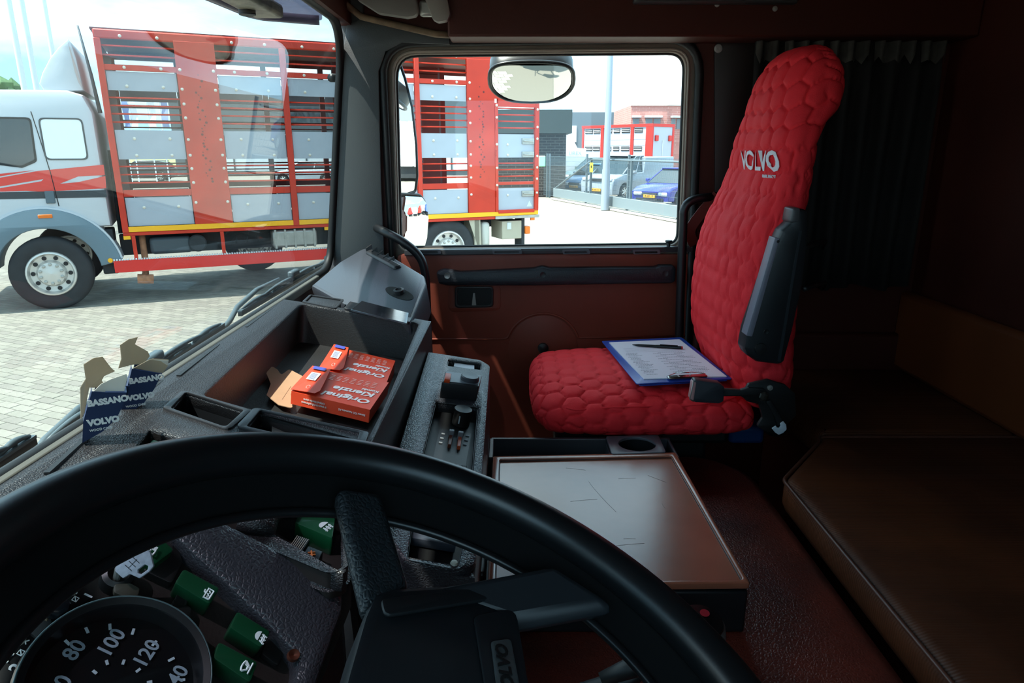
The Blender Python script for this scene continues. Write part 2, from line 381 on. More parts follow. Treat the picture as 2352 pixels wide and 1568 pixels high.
# cab shell
def pt(u, v): return TF.px(u, v)
prof = [(-1.35, .85), (-1.38, 1.3), (-1.36, 1.7), (-1.15, 2.75), (-.95, 2.955), (.62, 2.985), (.80, 2.93), (.89, 2.70), (.90, 1.14)] + [(.82, 1.14)] + arc(.07, .52, .80, 50, 150, 12) + [(-.72, .85)]
plate('cab_shell', TF, prof, WHITE, T1, -2.42, .0, bev=.07, smooth=40)
plate('rear_side_window', TF, rnd(rect(.235, .75, 2.07, 2.625), .07), mat('rubber_seal', '3a4044', .6), T1, .0, .008, holes=[rnd(rect(.255, .73, 2.09, 2.605), .06)])
plate('blanking_panel', TF, rnd(rect(.255, .73, 2.09, 2.605), .06), mat('bright_white_panel', 'eef1f3', .25), T1, .0, .005)
dw = rnd([(-.95, 2.15), (-.05, 2.0), (.115, 2.08), (.135, 2.60), (-.9, 2.60)], .05)
plate('door_window', TF, dw, CARGLASS, T1, .0, .004); plate('door_window_seal', TF, rnd([(-.98, 2.12), (-.04, 1.97), (.14, 2.05), (.16, 2.625), (-.93, 2.625)], .06), BLK, T1, .0, .006, holes=[dw])
ln = MB().tube([TF.w(.17, 2.70, .002), TF.w(.21, 2.4, .002), TF.w(.27, 1.9, .002), TF.w(.30, 1.45, .002)], .006, 5).build('door_gap', BLK, T1)
SR = mat('stripe_red', 'd9473c', .35)
plate('red_stripe', TF, pt(0, 408) and [pt(*q) for q in ((-60, 418), (0, 408), (90, 392), (165, 385), (238, 378), (241, 402), (180, 405), (137, 422), (180, 418), (242, 404), (244, 432), (180, 436), (95, 440), (60, 438), (0, 440), (0, 432), (95, 416), (100, 411), (0, 428), (-60, 434))], SR, T1, .0, .003)
plate('red_stripe', TF, [pt(*q) for q in ((-60, 400), (0, 399), (78, 391), (0, 405), (-60, 410))], SR, T1, .0, .003)
plate('black_stripe', TF, [(-1.3, 1.57), (.90, 1.555), (.90, 1.655), (-1.3, 1.655)], mat('black_band', '3b3f42', .5), T1, .0, .004)
MB().fbox(TF, .16, .27, 1.49, 1.66, .0, .03).build('door_handle', mat('handle_slate', '55636b', .5), T1, bev=.01)
fo = arc(.07, .52, .90, 8, 172, 28); fi = arc(.07, .52, .63, 172, 6, 28)
plate('fender', TF, fo + fi, FENDER, T1, -.5, .05, bev=.02, smooth=40)
plate('fender_rim', TF, arc(.07, .52, .925, 10, 170, 28)+arc(.07, .52, .89, 170, 10, 28), WHITE, T1, -.3, .02)
MB().fbox(TF, .04, .21, 1.295, 1.345, .03, .065).build('marker_lamp', ORG, T1, bev=.008)
MB().lathe(TF.w(.82, .66, .05), TF.n, [(.035, 0), (.03, .012), (0, .014)], 14).build('yellow_reflector', YEL, T1)
MB().fbox(TF, .70, .90, .45, 1.1, -.45, -.05).build('step_box', DARK, T1, bev=.02)
# roof wind deflector and aerial
dp = [pt(85, 190), pt(92, 165), pt(110, 130), pt(130, 105), pt(152, 86), pt(160, 95), pt(172, 130), pt(190, 206), pt(100, 210)]
d1 = plate('wind_deflector', TF, dp, WHITE, T1, -2.2, -.15, bev=.03, smooth=40)
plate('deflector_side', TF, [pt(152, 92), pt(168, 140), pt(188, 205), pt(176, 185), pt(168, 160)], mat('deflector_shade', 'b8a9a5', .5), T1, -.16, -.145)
MB().tube([TF.w(.86, 3.82, -.1), TF.w(.93, 3.2, -.1), TF.w(.97, 2.7, -.08)], [.012, .022, .028], 8).build('exhaust_stack', mat('rod_black', '2e3740', .5), T1, smooth='all')
# snorkel pipes between cab and body
for k in range(4): MB().tube([TF.w(.97, 1.0+.05*k, -.4-.3*k), TF.w(.99, 2.2, -.4-.3*k)], .03, 6).build('coupling_hose', DARK, T1)

# ---- flagpoles, far trees, buildings, flags
FP = mat('white_pole', 'dfe6ea', .4)
def vpole(name, u, v, t, r0, r1, h, m, label, cat, group=None):
    p = at(u, v, t); e = MB().tube([(p.x, p.y, 0), (p.x, p.y, h)], [r0, r1], 12).build(name, m, smooth=40); tag(e, label, cat, group); return e
vpole('flagpole', 37, 100, 17, .075, .065, 9, FP, 'leftmost of the three white flagpoles behind the truck cab', 'pole', 'white flagpoles')
vpole('flagpole', 66, 100, 17.5, .075, .065, 9, FP, 'middle one of the three white flagpoles behind the truck cab', 'pole', 'white flagpoles')
vpole('flagpole', 110, 60, 19, .07, .06, 9, FP, 'white flagpole directly left of the roof wind deflector', 'pole', 'white flagpoles')
LEAF = mat('tree_green', '4d6b45', .9, var=.35, vscale=.6); BARK = mat('bark', '54473a', .9)
def tree(u, v, t, R, h, label):
    p = at(u, v, t); e = empty('tree', (p.x, p.y, 0), label, 'tree', 'far trees')
    MB().tube([(p.x, p.y, .05), (p.x, p.y, h-R)], [.3, .2], 8).build('trunk', BARK, e)
    b = MB(); rr = random.Random(int(u+v))
    for k in range(46):
        d = V((rr.gauss(0, 1), rr.gauss(0, 1), rr.gauss(0, .8))).normalized()*R*rr.uniform(.4, .95); c = V((p.x, p.y, h-R))+d; q = R*rr.uniform(.16, .32)
        bm = bmesh.new(); bmesh.ops.create_icosphere(bm, subdivisions=1, radius=q)
        b.add([c+v_.co*(1+.25*rr.uniform(-1, 1)) for v_ in bm.verts], [[x.index for x in f.verts] for f in bm.faces]); bm.free()
    b.build('foliage', LEAF, e)
tree(-10, 200, 110, 6.5, 13.5, 'dark green tree at the left picture edge above the cab roof')
tree(60, 205, 120, 4, 12.5, 'smaller green tree behind the second flagpole')
GRASS = mat('grass', '8ea65c', .95, var=.2, vscale=2)
tag(MB().box((165, 75, .02), (130, 130, .06)).build('grass_verge', GRASS), 'sunlit green grass verge far beyond the parked cars', 'grass', kind='stuff')
def building(name, u0, u1, t, ztop, depth, m, label, base=None, zb=0):
    a = at(u0, 345, t); b = at(u1, 345, t); e = empty(name, ((a.x+b.x)/2, (a.y+b.y)/2, 0), label, 'building')
    F = Frame((a.x, a.y, 0), (b-a), Zv); w = (b-a).length
    MB().fbox(F, 0, w, zb, ztop, -depth, 0).build('wall', m, e); return e, F, w
GB = mat('slate_cladding', '444f54', .6, bump=.3, bscale=6, btype='wave')
b0, F0, w0 = building('warehouse', 400, 1130, 62, 6.6, 14, GB, 'slate grey company building seen through the truck slats')
MB().fbox(F0, 2, w0-2, .4, 3.6, 0, .06).build('glass_front', mat('pale_glazing', 'c9d2d6', .2), b0)
text('sign', 'ORTCAVE', F0.w(13, 5.4, .1), F0.x, Zv, 1.1, mat('sign_dark', '2a3036', .5), b0, ext=.02, bold=.02)
for k in range(8): MB().fbox(F0, 2+k*3.3, 2.15+k*3.3, .4, 3.6, .06, .1).build('mullion', GB, b0)
BRICK = None
def brickmat(name, c1, c2, mo, sc=1.0):
    m = mat(name, c1, .9); nt = m.node_tree; N = nt.nodes.new; b = nt.nodes['Principled BSDF']
    tc = N('ShaderNodeTexCoord'); mp = N('ShaderNodeMapping'); mp.inputs['Rotation'].default_value = (pi/2, 0, 0)
    sx = N('ShaderNodeSeparateXYZ'); cx = N('ShaderNodeCombineXYZ'); ad = N('ShaderNodeMath'); ad.operation = 'ADD'
    nt.links.new(tc.outputs['Object'], sx.inputs[0]); nt.links.new(sx.outputs[0], ad.inputs[0]); nt.links.new(sx.outputs[1], ad.inputs[1]); nt.links.new(ad.outputs[0], cx.inputs[0]); nt.links.new(sx.outputs[2], cx.inputs[1])
    t = N('ShaderNodeTexBrick'); t.inputs['Scale'].default_value = 1.0*sc; t.inputs['Brick Width'].default_value = .42; t.inputs['Row Height'].default_value = .13; t.inputs['Mortar Size'].default_value = .014
    t.inputs['Color1'].default_value = (*lin(c1), 1); t.inputs['Color2'].default_value = (*lin(c2), 1); t.inputs['Mortar'].default_value = (*lin(mo), 1)
    nt.links.new(cx.outputs[0], t.inputs[0]); nt.links.new(t.outputs[0], b.inputs['Base Color']); return m
DBR = brickmat('dark_brick', '201d1f', '2b2728', '4c4846'); PBR = brickmat('pink_brick', 'b07a72', 'a56f67', 'b98c84', .8)
b1, F1, w1 = building('brick_building', 1100, 1300, 33, 2.98, 4, DBR, 'dark brick building with grey fascia right behind the truck tail')
MB().fbox(F1, -.5, w1+.25, 2.98, 4.06, -4.2, .25).build('fascia', mat('fascia_green_grey', '28302e', .6), b1)
b2, F2, w2 = building('warehouse', 1285, 1475, 70, 5.9, 12, mat('grey_cladding', '5f6a72', .6, bump=.3, bscale=5, btype='wave'), 'long flat grey warehouse between brick building and pink building')
MB().fbox(F2, .8, 1.7, 3.0, 4.6, 0, .08).build('roller_door', WHITE, b2); MB().fbox(F2, .8, 1.7, 0, 3.0, 0, .06).build('dark_door', DARK, b2)
b3, F3, w3 = building('office_building', 1446, 1528, 57, 5.75, 10, PBR, 'pink brick office building with white window awnings')
F3b = Frame(F3.w(w3, 0, 0), (.35, -.94, 0), Zv); MB().fbox(F3b, 0, 6, 0, 5.75, -8, 0).build('wall', PBR, b3)
WN = mat('window_dark', '6d7479', .3)
for F_, a, b in ((F3, .1, .75), (F3, 1.15, 2.5), (F3b, .35, 2.4), (F3b, 3.2, 5.2)):
    n = max(1, round((b-a)/.55)); MB().fbox(F_, a-.05, b+.05, 4.78, 4.93, 0, .35).build('awning', WHITE, b3, bev=.03)
    for k in range(n):
        q = (b-a)/n; MB().fbox(F_, a+k*q+.06, a+(k+1)*q-.06, 3.9, 4.72, 0, .05).build('window', WN, b3)
for F_, w_ in ((F3, w3), (F3b, 6)): MB().fbox(F_, -.05, w_+.05, 5.72, 5.8, -.3, .08).build('roof_edge', mat('coping', 'b9a49c', .7), b3)
for k, (u, c) in enumerate(((268, 'c9494a'), (287, '6d86b8'), (303, 'dfe3ea'), (345, 'e3e6ea'), (374, '8e9cc0'))):
    p = at(u, 300, 44); e = empty('flag', (p.x, p.y, 0), ('red', 'blue', 'white', 'second white', 'pale blue')[k]+' banner flag on a pole seen through the front slats', 'flag', 'banner flags')
    MB().tube([(p.x, p.y, 0), (p.x, p.y, 5.9)], .04, 6).build('pole', FP, e)
    fl = MB()
    n = 8; vs = []; 
    for i in range(n+1):
        for j in (0, 1): vs.append((p.x+.02+.08*sin(i*1.1+k), p.y-.05-.42*j, 5.8-i*.28))
    fl.add(vs, [(2*i, 2*i+1, 2*i+3, 2*i+2) for i in range(n)]); fl.build('banner', mat('flag_'+c, c, .8), e, smooth='all')

# ---- far red stock trailer
c0 = V((51.4, -10.1, 0)); ft = Frame(c0, (-.767, -.64, 0), Zv)   # local x points to the near corner from the far end
L_ = 7.0; tb = c0 + V((.767, .64, 0))*L_
T2 = empty('stock_trailer', (tb+c0)/2, 'red and grey stock trailer parked behind the silver van', 'trailer')
Fs = Frame(tb, (c0-tb), Zv); e_ = V((.64, -.767, 0)); Fe = Frame(c0, e_, Zv)
LRED = mat('bright_red', 'c9271f', .4); LG = mat('pale_grey_board', 'aaadb8', .5)
MB().fbox(Fs, 0, L_, .9, 4.0, -2.5, -.02).build('body', LG, T2)
MB().fbox(Fs, -.05, L_+.05, 3.85, 4.05, -.1, .06).build('top_rail', LRED, T2)
for a in (0, 2.0, 5.0, L_-.55): MB().fbox(Fs, a, a+(.16 if a < .1 else .28 if a < 6 else .6), .9, 3.9, -.02, .05).build('post', LRED, T2)
for z in (3.45, 2.15):
    for a, b in ((.3, 1.1), (1.2, 1.9), (2.4, 3.1), (3.3, 3.9), (4.1, 4.9), (5.35, 6.1)):
        MB().fbox(Fs, a, b, z, z+.32, -.02, .02).build('vent', DARK, T2)
        for q in (.09, .2): MB().fbox(Fs, a, b, z+q, z+q+.04, .02, .04).build('vent_bar', WHITE, T2)
for z in (1.4, 2.6, 3.0): MB().fbox(Fs, .2, L_-.5, z, z+.015, 0, .01).build('board_seam', STEEL, T2)
MB().fbox(Fe, -.02, 2.52, 3.85, 4.05, -.1, .06).build('top_rail', LRED, T2)
for a, b in ((0, .12), (2.3, 2.5)): MB().fbox(Fe, a, b, .9, 3.9, 0, .05).build('post', LRED, T2)
MB().fbox(Fe, .12, 2.3, .95, 3.85, -.02, .01).build('rear_door', LG, T2)
MB().fbox(Fe, 1.18, 1.24, .95, 2.9, .01, .05).build('door_bar', WHITE, T2)
for a in (.3, 1.85): MB().fbox(Fe, a, a+.35, 2.85, 3.25, .01, .12).build('lamp_box', LRED, T2, bev=.03)
for a in (1.2, 5.2, 6.4):
    for w_ in (-.05, -2.2): MB().lathe(Fs.w(a, .5, w_), Fs.n, [(.25, -.25), (.5, -.25), (.52, -.2), (.52, -.05), (.48, 0), (.25, 0), (.22, -.05), (0, -.04)], 20).build('wheel', TYRE, T2, smooth=40)
MB().fbox(Fs, 0, L_, .75, .9, -2.0, -.4).build('chassis', DARK, T2)

# ---- parked cars
def car(name, label, pos, hd, L, W, prof, house, paint, winz, glassm=CARGLASS, side_glass=True, cat='car', wheel_r=.32, axles=(.85, None), plate_c='e6a52a', front=None):
    hd = V((*hd, 0)).normalized(); pos = V(pos); F = Frame(pos, -hd, Zv)   # x from nose to tail, seen side is n
    if F.n.dot(EYE-pos) < 0: F = Frame(pos, -hd, Zv)
    e = empty(name, pos + (-hd)*L/2 , label, cat); nrm = F.n
    ax = (axles[0], axles[1] or L-.8); c = -W/2
    lo = [(.05, .25)]
    for a in ax: lo += [(a-wheel_r-.06, .22)] + [(a+(wheel_r+.06)*cos(rad(t)), wheel_r+(wheel_r+.06)*sin(rad(t))) for t in range(170, -1, -17)] + [(a+wheel_r+.06, .22)]
    lo += [(L-.05, .25)]
    plate('body', F, lo + prof[::-1], paint, e, -W/2, W/2, bev=.06, smooth=50)
    # glasshouse: tapered
    hp = house; mx = sum(p[0] for p in hp)/len(hp); zb = min(p[1] for p in hp); zt = max(p[1] for p in hp)
    vs = []; n = len(hp)
    for s in (-1, 1):
        for a, z in hp:
            f = (z-zb)/(zt-zb+1e-6); vs.append(F.w(a, z, s*(W/2-.06-.17*f)))
    fs = [tuple(range(n))[::-1], tuple(range(n, 2*n))] + [(i, (i+1) % n, (i+1) % n+n, i+n) for i in range(n)]
    obj('glasshouse', vs, fs, glassm, e)
    rp = [p for p in hp if p[1] > zt-.12]; a0 = min(p[0] for p in rp); a1 = max(p[0] for p in rp)
    MB().fbox(F, a0-.02, a1+.02, zt-.03, zt+.03, -(W/2-.2), W/2-.2).build('roof', paint, e, bev=.03)
    srt = sorted(hp, key=lambda p: p[0]); zz = [srt[0], max(hp, key=lambda p: (p[1], -p[0]))]
    for s in (-1, 1):
        pil = MB()
        lowl = min((p for p in hp if p[1] < zb+.1), key=lambda p: p[0]); lowr = max((p for p in hp if p[1] < zb+.1), key=lambda p: p[0])
        tl = min((p for p in hp if p[1] > zt-.1), key=lambda p: p[0]); tr_ = max((p for p in hp if p[1] > zt-.1), key=lambda p: p[0])
        for p, q in ((lowl, tl), (lowr, tr_), (((lowl[0]*.45+lowr[0]*.55), zb), ((tl[0]*.45+tr_[0]*.55), zt)), (tl, tr_)):
            pil.tube([F.w(p[0], p[1], s*(W/2-.05-.17*(p[1]-zb)/(zt-zb))), F.w(q[0], q[1], s*(W/2-.05-.17*(q[1]-zb)/(zt-zb)))], .03, 6)
        pil.build('window_pillar', paint, e)
    for a in ax:
        for s in (-1, 1):
            tr2 = MB().lathe(F.w(a, wheel_r, s*(W/2+.0)), F.n*s, [(wheel_r*.62, -.2), (wheel_r*.97, -.2), (wheel_r, -.16), (wheel_r, -.05), (wheel_r*.93, 0), (wheel_r*.64, 0), (wheel_r*.6, -.03), (0, -.05)], 24).build('wheel', TYRE, e, smooth=40)
            hb = MB()
            for k in range(7):
                t = 2*pi*k/7; hb.tube([F.w(a, wheel_r, s*(W/2-.02)), F.w(a+wheel_r*.6*cos(t), wheel_r+wheel_r*.6*sin(t), s*(W/2-.02))], [.045, .025], 5)
            hb.lathe(F.w(a, wheel_r, s*(W/2-.03)), F.n*s, [(wheel_r*.64, -.02), (wheel_r*.64, .02), (wheel_r*.58, .02), (wheel_r*.58, -.02)], 24, cap=False); hb.build('wheel_rim', HUB, tr2)
    for s in (-1, 1):
        hz = prof[0][1] if not front else front
        MB().fbox(F, -.015, .16, hz-.16, hz-.01, s*(W/2-.30)-.2, s*(W/2-.30)+.22).build('headlamp', mat('lamp_glass', 'cdd6e2', .1, spec=.9), e, bev=.05)
        MB().fbox(F, .95*L*.3, .95*L*.3+.2, zb+.02, zb+.16, s*(W/2)-.02, s*(W/2+.16)).build('door_mirror', paint, e, bev=.03)
    hz = front or prof[0][1]
    MB().fbox(F, -.03, .05, .38, .5, -.27, .27).build('number_plate', mat('plate_'+plate_c, plate_c, .5), e)
    text('plate_text', '31-XK-B', F.w(-.033, .44, 0), -F.n, Zv, .11, BLK, e, ext=.001)
    MB().fbox(F, -.02, .05, .22, .36, -W/2+.25, W/2-.25).build('air_intake', DARK, e, bev=.01)
    MB().fbox(F, -.02, .05, hz-.17, hz-.05, -.35, .35).build('grille', DARK, e, bev=.01)
    return e
hd = (-.70, .71)
BLUE = mat('deep_blue_paint', '2a3390', .25, coat=.5); SIL = mat('silver_paint', '89939d', .3, coat=.4); LB = mat('light_blue_paint', '4b7aa8', .3, coat=.3); GRN = mat('dark_green_paint', '3e4f4d', .3, coat=.3)
pg_ = onz(1490, 476, 0)
car('car', 'deep blue hatchback parked nearest behind the mesh fence', (pg_.x, pg_.y, 0), hd, 4.2, 1.78, [(.02, .62), (.3, .78), (1.15, .93), (3.9, .98), (4.18, .9)], [(1.05, .92), (1.85, 1.42), (2.6, 1.47), (3.6, 1.40), (4.1, .97)], BLUE, .95)
pv = onz(1368, 458, 0)
van_o = car('van', 'silver-white panel van behind the mesh fence', (pv.x, pv.y, 0), hd, 5.0, 1.9, [(.02, .8), (.12, .95), (.85, 1.15), (2.35, 1.22), (2.45, 1.9), (4.9, 1.9), (4.98, 1.0)], [(.8, 1.13), (1.65, 1.84), (2.0, 1.93), (2.6, 1.95), (2.6, 1.2)], SIL, 1.2, cat='van', wheel_r=.34, axles=(.95, 4.1), front=1.0)
pl_ = onz(1318, 449, 0)
car('car', 'light blue small car with its nose left of the silver van', (pl_.x+.3, pl_.y, 0), hd, 3.9, 1.7, [(.02, .65), (.25, .8), (1.0, .98), (3.6, 1.02), (3.88, .95)], [(.9, .96), (1.6, 1.45), (2.5, 1.5), (3.4, 1.42), (3.8, 1.0)], LB, 1.0)
pk = onz(1322, 436, 0)
car('car', 'dark green estate car behind the light blue one', (pk.x+1.5, pk.y, 0), hd, 4.6, 1.8, [(.02, .8), (.3, .95), (1.2, 1.12), (4.3, 1.15), (4.58, 1.05)], [(1.1, 1.1), (1.9, 1.65), (2.8, 1.72), (4.1, 1.64), (4.5, 1.14)], GRN, 1.1)
for k, (u, t, m_, lb) in enumerate(((250, 50, 'dark', 'dark car glimpsed through the lower slats behind the truck'), (620, 46, 'silver', 'silver car glimpsed through the lower slats near the post'))):
    p = at(u, 370, t); car('car', lb, (p.x, p.y, 0), (-.2, .98), 4.4, 1.8, [(.02, .65), (.3, .78), (1.2, .93), (4.1, .98), (4.38, .9)], [(1.1, .92), (1.9, 1.4), (2.8, 1.45), (3.9, 1.35), (4.3, .97)], mat('car_'+m_, '3a4046' if k == 0 else 'c2c8cc', .3), .95)
# white lifting machine
pm_ = at(1318, 330, 46); e = empty('lorry', (pm_.x, pm_.y, 0), 'white lorry nose poking out beside the dark brick building', 'truck'); Fm = Frame((pm_.x-.2, pm_.y+.65, 0), (.1, -1, 0), Zv)
plate('cab', Fm, [(0, .8), (1.5, .8), (1.5, 2.3), (.9, 2.35), (.5, 3.1), (.1, 3.2), (0, 3.2)], WHITE, e, -2, 0, bev=.05)
MB().fbox(Fm, .2, 1.4, .0, .8, -1.8, -.2).build('wheel_block', DARK, e, bev=.1)
text('lettering', 'UREX', Fm.w(.75, 2.0, .01), Fm.x, Zv, .35, mat('grey_letter', '9aa3a8', .6), e)

# ---- mesh fence
FG = mat('fence_grey', '58646a', .5)
fb = [onz(1262, 454, 0), onz(1348, 469, 0), onz(1442, 486, 0), onz(1556, 507, 0)]
FE = empty('mesh_fence', fb[1], 'grey steel mesh fence with sliding gate beam at yard edge', 'fence')
fd = (fb[3]-fb[0]).normalized(); fl = (fb[3]-fb[0]).length; Ff = Frame(fb[0], fd, Zv)
fs_ = [0] + [(p-fb[0]).dot(fd) for p in fb[1:]]
for a in fs_ + [-.35, fl+2.6, -.9]: MB().fbox(Ff, a-.035, a+.035, 0, 2.05, -.04, .04).build('fence_post', FG, FE, bev=.005)
for k in range(10): MB().tube([Ff.w(-.9, .12+k*.2, .03), Ff.w(fl+2.6, .12+k*.2, .03)], .006, 4).build('mesh_wire', FG, FE)
wr = MB(); n = int((fl+3.5)/.05)
for k in range(n): wr.fbox(Ff, -.9+k*.05, -.9+k*.05+.0045, .1, 1.95, .02, .025)
tag(wr.build('mesh_wire', FG, FE), kind='stuff')
MB().fbox(Ff, 1.0, fl+2.6, .12, .5, .08, .2).build('gate_beam', mat('beam_grey', '6d787c', .5), FE, bev=.01)
MB().fbox(Ff, 1.0, fl+2.6, 0, .06, .0, .3).build('kerb', mat('kerb', 'b9b2a6', .8), FE)
MB().tube([Ff.w(1.1, .5, .14), Ff.w(fs_[1]+.9, 1.85, .14)], .035, 6).build('gate_brace', FG, FE)
MB().tube([Ff.w(fs_[1]+.9, 1.85, .14), Ff.w(fl+2.6, 1.85, .14)], .035, 6).build('gate_rail', FG, FE)
for a in (fs_[1]+.75, fs_[2]+.5): MB().fbox(Ff, a-.03, a+.03, .4, 1.85, .1, .18).build('gate_post', FG, FE)
ys = MB().fbox(Ff, fs_[1]+.75, fs_[1]+1.05, 1.35, 1.72, .19, .2).build('yellow_sign', mat('sign_yellow', 'e8e23a', .5), FE)
plate('sign_symbol', Ff, circ(fs_[1]+.9, 1.56, .06, 10), BLK, FE, .2, .204)
# lamp post
lp = onz(1389, 482, 0)
LPm = mat('galvanised', '97a0aa', .4, metal=.4)
o = empty('lamp_post', (lp.x, lp.y, 0), 'tall galvanised lamp post standing in front of the fence', 'lamp post')
MB().tube([(lp.x, lp.y, 0), (lp.x, lp.y, 1.5)], [.165, .15], 16).build('base', LPm, o, smooth=40)
MB().tube([(lp.x, lp.y, 1.5), (lp.x, lp.y, 9)], [.135, .08], 16).build('mast', LPm, o, smooth=40)
MB().box((lp.x, lp.y-.4, 9.05), (.3, 1.0, .12)).build('lamp_head', LPm, o, bev=.03)
# green cabinet sign
a_ = at(1245, 370, 32.4); tag(MB().box((a_.x, a_.y, a_.z), (.1, .32, .5)).build('defibrillator_cabinet', mat('cabinet_green', '8fd0a8', .5), bev=.04), 'pale green and yellow cabinet on the brick wall', 'cabinet')
# yard behind, seen in the side mirrors
bb = MB().box((14, -62, 3.5), (60, 10, 7)).build('warehouse', mat('mirror_building', '8b959b', .7)); tag(bb, 'long grey building reflected in the side mirror', 'building')
for k, c in enumerate(('e2352f', 'e6e8ea', 'c0392b', 'e6e8ea', '5b74b5', 'd7dade', 'e2352f', 'e6e8ea')):
    e = empty('trailer', (1+k*3.6, -46, 0), None, 'trailer', 'trailers reflected in the side mirror'); e['label'] = '%s trailer, number %s from the left in the row behind our cab' % (('red', 'white', 'dark red', 'second white', 'blue', 'grey', 'second red', 'last white')[k], ('one', 'two', 'three', 'four', 'five', 'six', 'seven', 'eight')[k])
    MB().box((1+k*3.6, -46, 2.5), (2.5, 8, 3)).build('body', mat('tr_'+c, c, .5), e, bev=.05); MB().box((1+k*3.6, -46, .6), (2.2, 7.5, .8)).build('chassis', DARK, e)
# ================================================================== CAB SHELL
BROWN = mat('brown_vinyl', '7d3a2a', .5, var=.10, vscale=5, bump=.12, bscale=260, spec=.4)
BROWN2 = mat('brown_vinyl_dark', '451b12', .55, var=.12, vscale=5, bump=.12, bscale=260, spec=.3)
GREYP = mat('grey_pillar_plastic', '45494a', .6, bump=.2, bscale=400)
RUB = mat('black_rubber', '0c0d0e', .55)
TAUPE = mat('taupe_frame', '77695c', .6, var=.22, vscale=9, bump=.2, bscale=40)
BP = mat('cab_black_plastic', '222022', .42, bump=.15, bscale=500, spec=.5)
GRAIN = mat('grained_black_vinyl', '303035', .36, bump=.28, bscale=240, btype='leather', spec=.6)
GRAINF = mat('fine_grained_vinyl', '242224', .40, bump=.35, bscale=330, btype='leather', spec=.55)
SHEET = mat('cab_steel_sheet', '3a201a', .7)
XD = 2.05
DF = Frame((XD, 0, 0), (0, -1, 0), Zv)       # door plane, a = -y, b = z, n towards the driver
WSF = Frame((0, .545, 1.87), (1, 0, 0), (0, -.12, 1))   # windscreen plane, n points to the rear
def P(F, pts, c=0): return F.pp(pts, c)
# floor, ceiling, rear and left walls
tag(MB().box((.9, -.33, 1.02), (2.5, 1.84, .06)).build('floor', mat('floor_mat', '2a2422', .9, bump=.4, bscale=60)), kind='structure')
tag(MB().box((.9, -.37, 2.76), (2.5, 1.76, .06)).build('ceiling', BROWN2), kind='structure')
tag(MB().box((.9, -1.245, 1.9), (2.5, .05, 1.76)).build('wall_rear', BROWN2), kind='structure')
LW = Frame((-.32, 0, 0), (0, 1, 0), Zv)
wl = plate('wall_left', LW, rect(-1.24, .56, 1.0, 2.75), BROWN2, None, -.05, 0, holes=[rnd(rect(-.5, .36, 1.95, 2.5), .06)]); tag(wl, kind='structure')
w3_ = empty('window_3', (-.345, -.07, 1.95), kind='structure')
MB().fbox(LW, -.5, .36, 1.95, 2.5, -.03, -.024).build('pane', glass('window_glass', (.93, .97, .96), .9), w3_)
# right wall with door opening
do = rnd([DF.px(868, 92), DF.px(1615, 82), (.575, 1.0), (-.36, 1.0)], [.11, .11, 0, 0])
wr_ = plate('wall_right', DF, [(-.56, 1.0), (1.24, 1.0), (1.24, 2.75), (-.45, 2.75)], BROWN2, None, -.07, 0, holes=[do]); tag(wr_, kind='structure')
dr = empty('door_1', (XD, -.1, 1.05), kind='structure')
go = rnd([DF.px(905, 124), DF.px(1579, 118), DF.px(1562, 564), DF.px(917, 572)], [.065, .05, .035, .04], 6)
fo_ = rnd([DF.px(884, 104), DF.px(1603, 94), DF.px(1603, 600), DF.px(896, 604)], [.09, .08, 0, 0], 6)
plate('window_frame', DF, fo_, TAUPE, dr, -.045, -.012, holes=[go], bev=.006)
gi = rnd([DF.px(899, 117), DF.px(1586, 111), DF.px(1568, 572), DF.px(911, 580)], [.07, .055, .04, .045], 6)
MB().tube([DF.w(a, b, -.010) for a, b in gi], .0035, 6, closed=True).build('frame_bead', mat('bead_taupe', '8d8072', .45), dr, smooth='all')
MB().tube([DF.w(a, b, -.03) for a, b in go], .006, 6, closed=True).build('glass_seal', RUB, dr, smooth='all')
ds = rnd([DF.px(874, 98), DF.px(1610, 87), (.567, 1.0), (-.352, 1.0)], [.1, .1, 0, 0], 6)
MB().tube([DF.w(a, b, 0) for a, b in ds], .013, 8, closed=True).build('door_seal', RUB, dr, smooth='all')
w1_ = empty('window_1', (XD, -.2, 1.92), kind='structure'); plate('pane', DF, gi, glass('window_glass', (.93, .97, .96), .9), w1_, -.034, -.030)
# door card
pz = DF.px(1000, 583)[1]
card = rnd([(-.347, pz), (.56, pz), (.56, 1.02), (-.347, 1.02)], [.02, .02, 0, 0])
plate('door_card', DF, card, BROWN, dr, -.04, .002, bev=.004)
emb = P(DF, [(915, 779), (1155, 778), (1166, 772)]) ; ec = DF.px(1247, 800); er = (DF.px(1247, 719)[1]-ec[1])
emb = emb[:2] + [(ec[0]+er*1.02*cos(rad(t)), ec[1]+er*sin(rad(t))) for t in range(162, 16, -8)] + P(DF, [(1336, 775), (1590, 770)])
MB().tube([DF.w(a, b, .001) for a, b in emb], .0042, 6).build('embossed_line', BROWN, dr, smooth='all')
plate('embossed_disc', DF, [(ec[0]+er*.95*cos(rad(t)), ec[1]+er*.95*sin(rad(t))) for t in range(180, -181, -10)][:-1], BROWN, dr, .001, .004, bev=.001)
MB().lathe(DF.w(*DF.px(1247, 798), .004), DF.n, [(.017, 0), (.016, .006), (.011, .009), (0, .0095)], 18).build('plug', BP, dr, smooth=40)
plate('sill_strip', DF, rnd(P(DF, [(930, 573), (1592, 565), (1592, 577), (930, 586)]), .003), mat('sill_grey', '3c3a3c', .4), dr, -.012, .012, bev=.002)
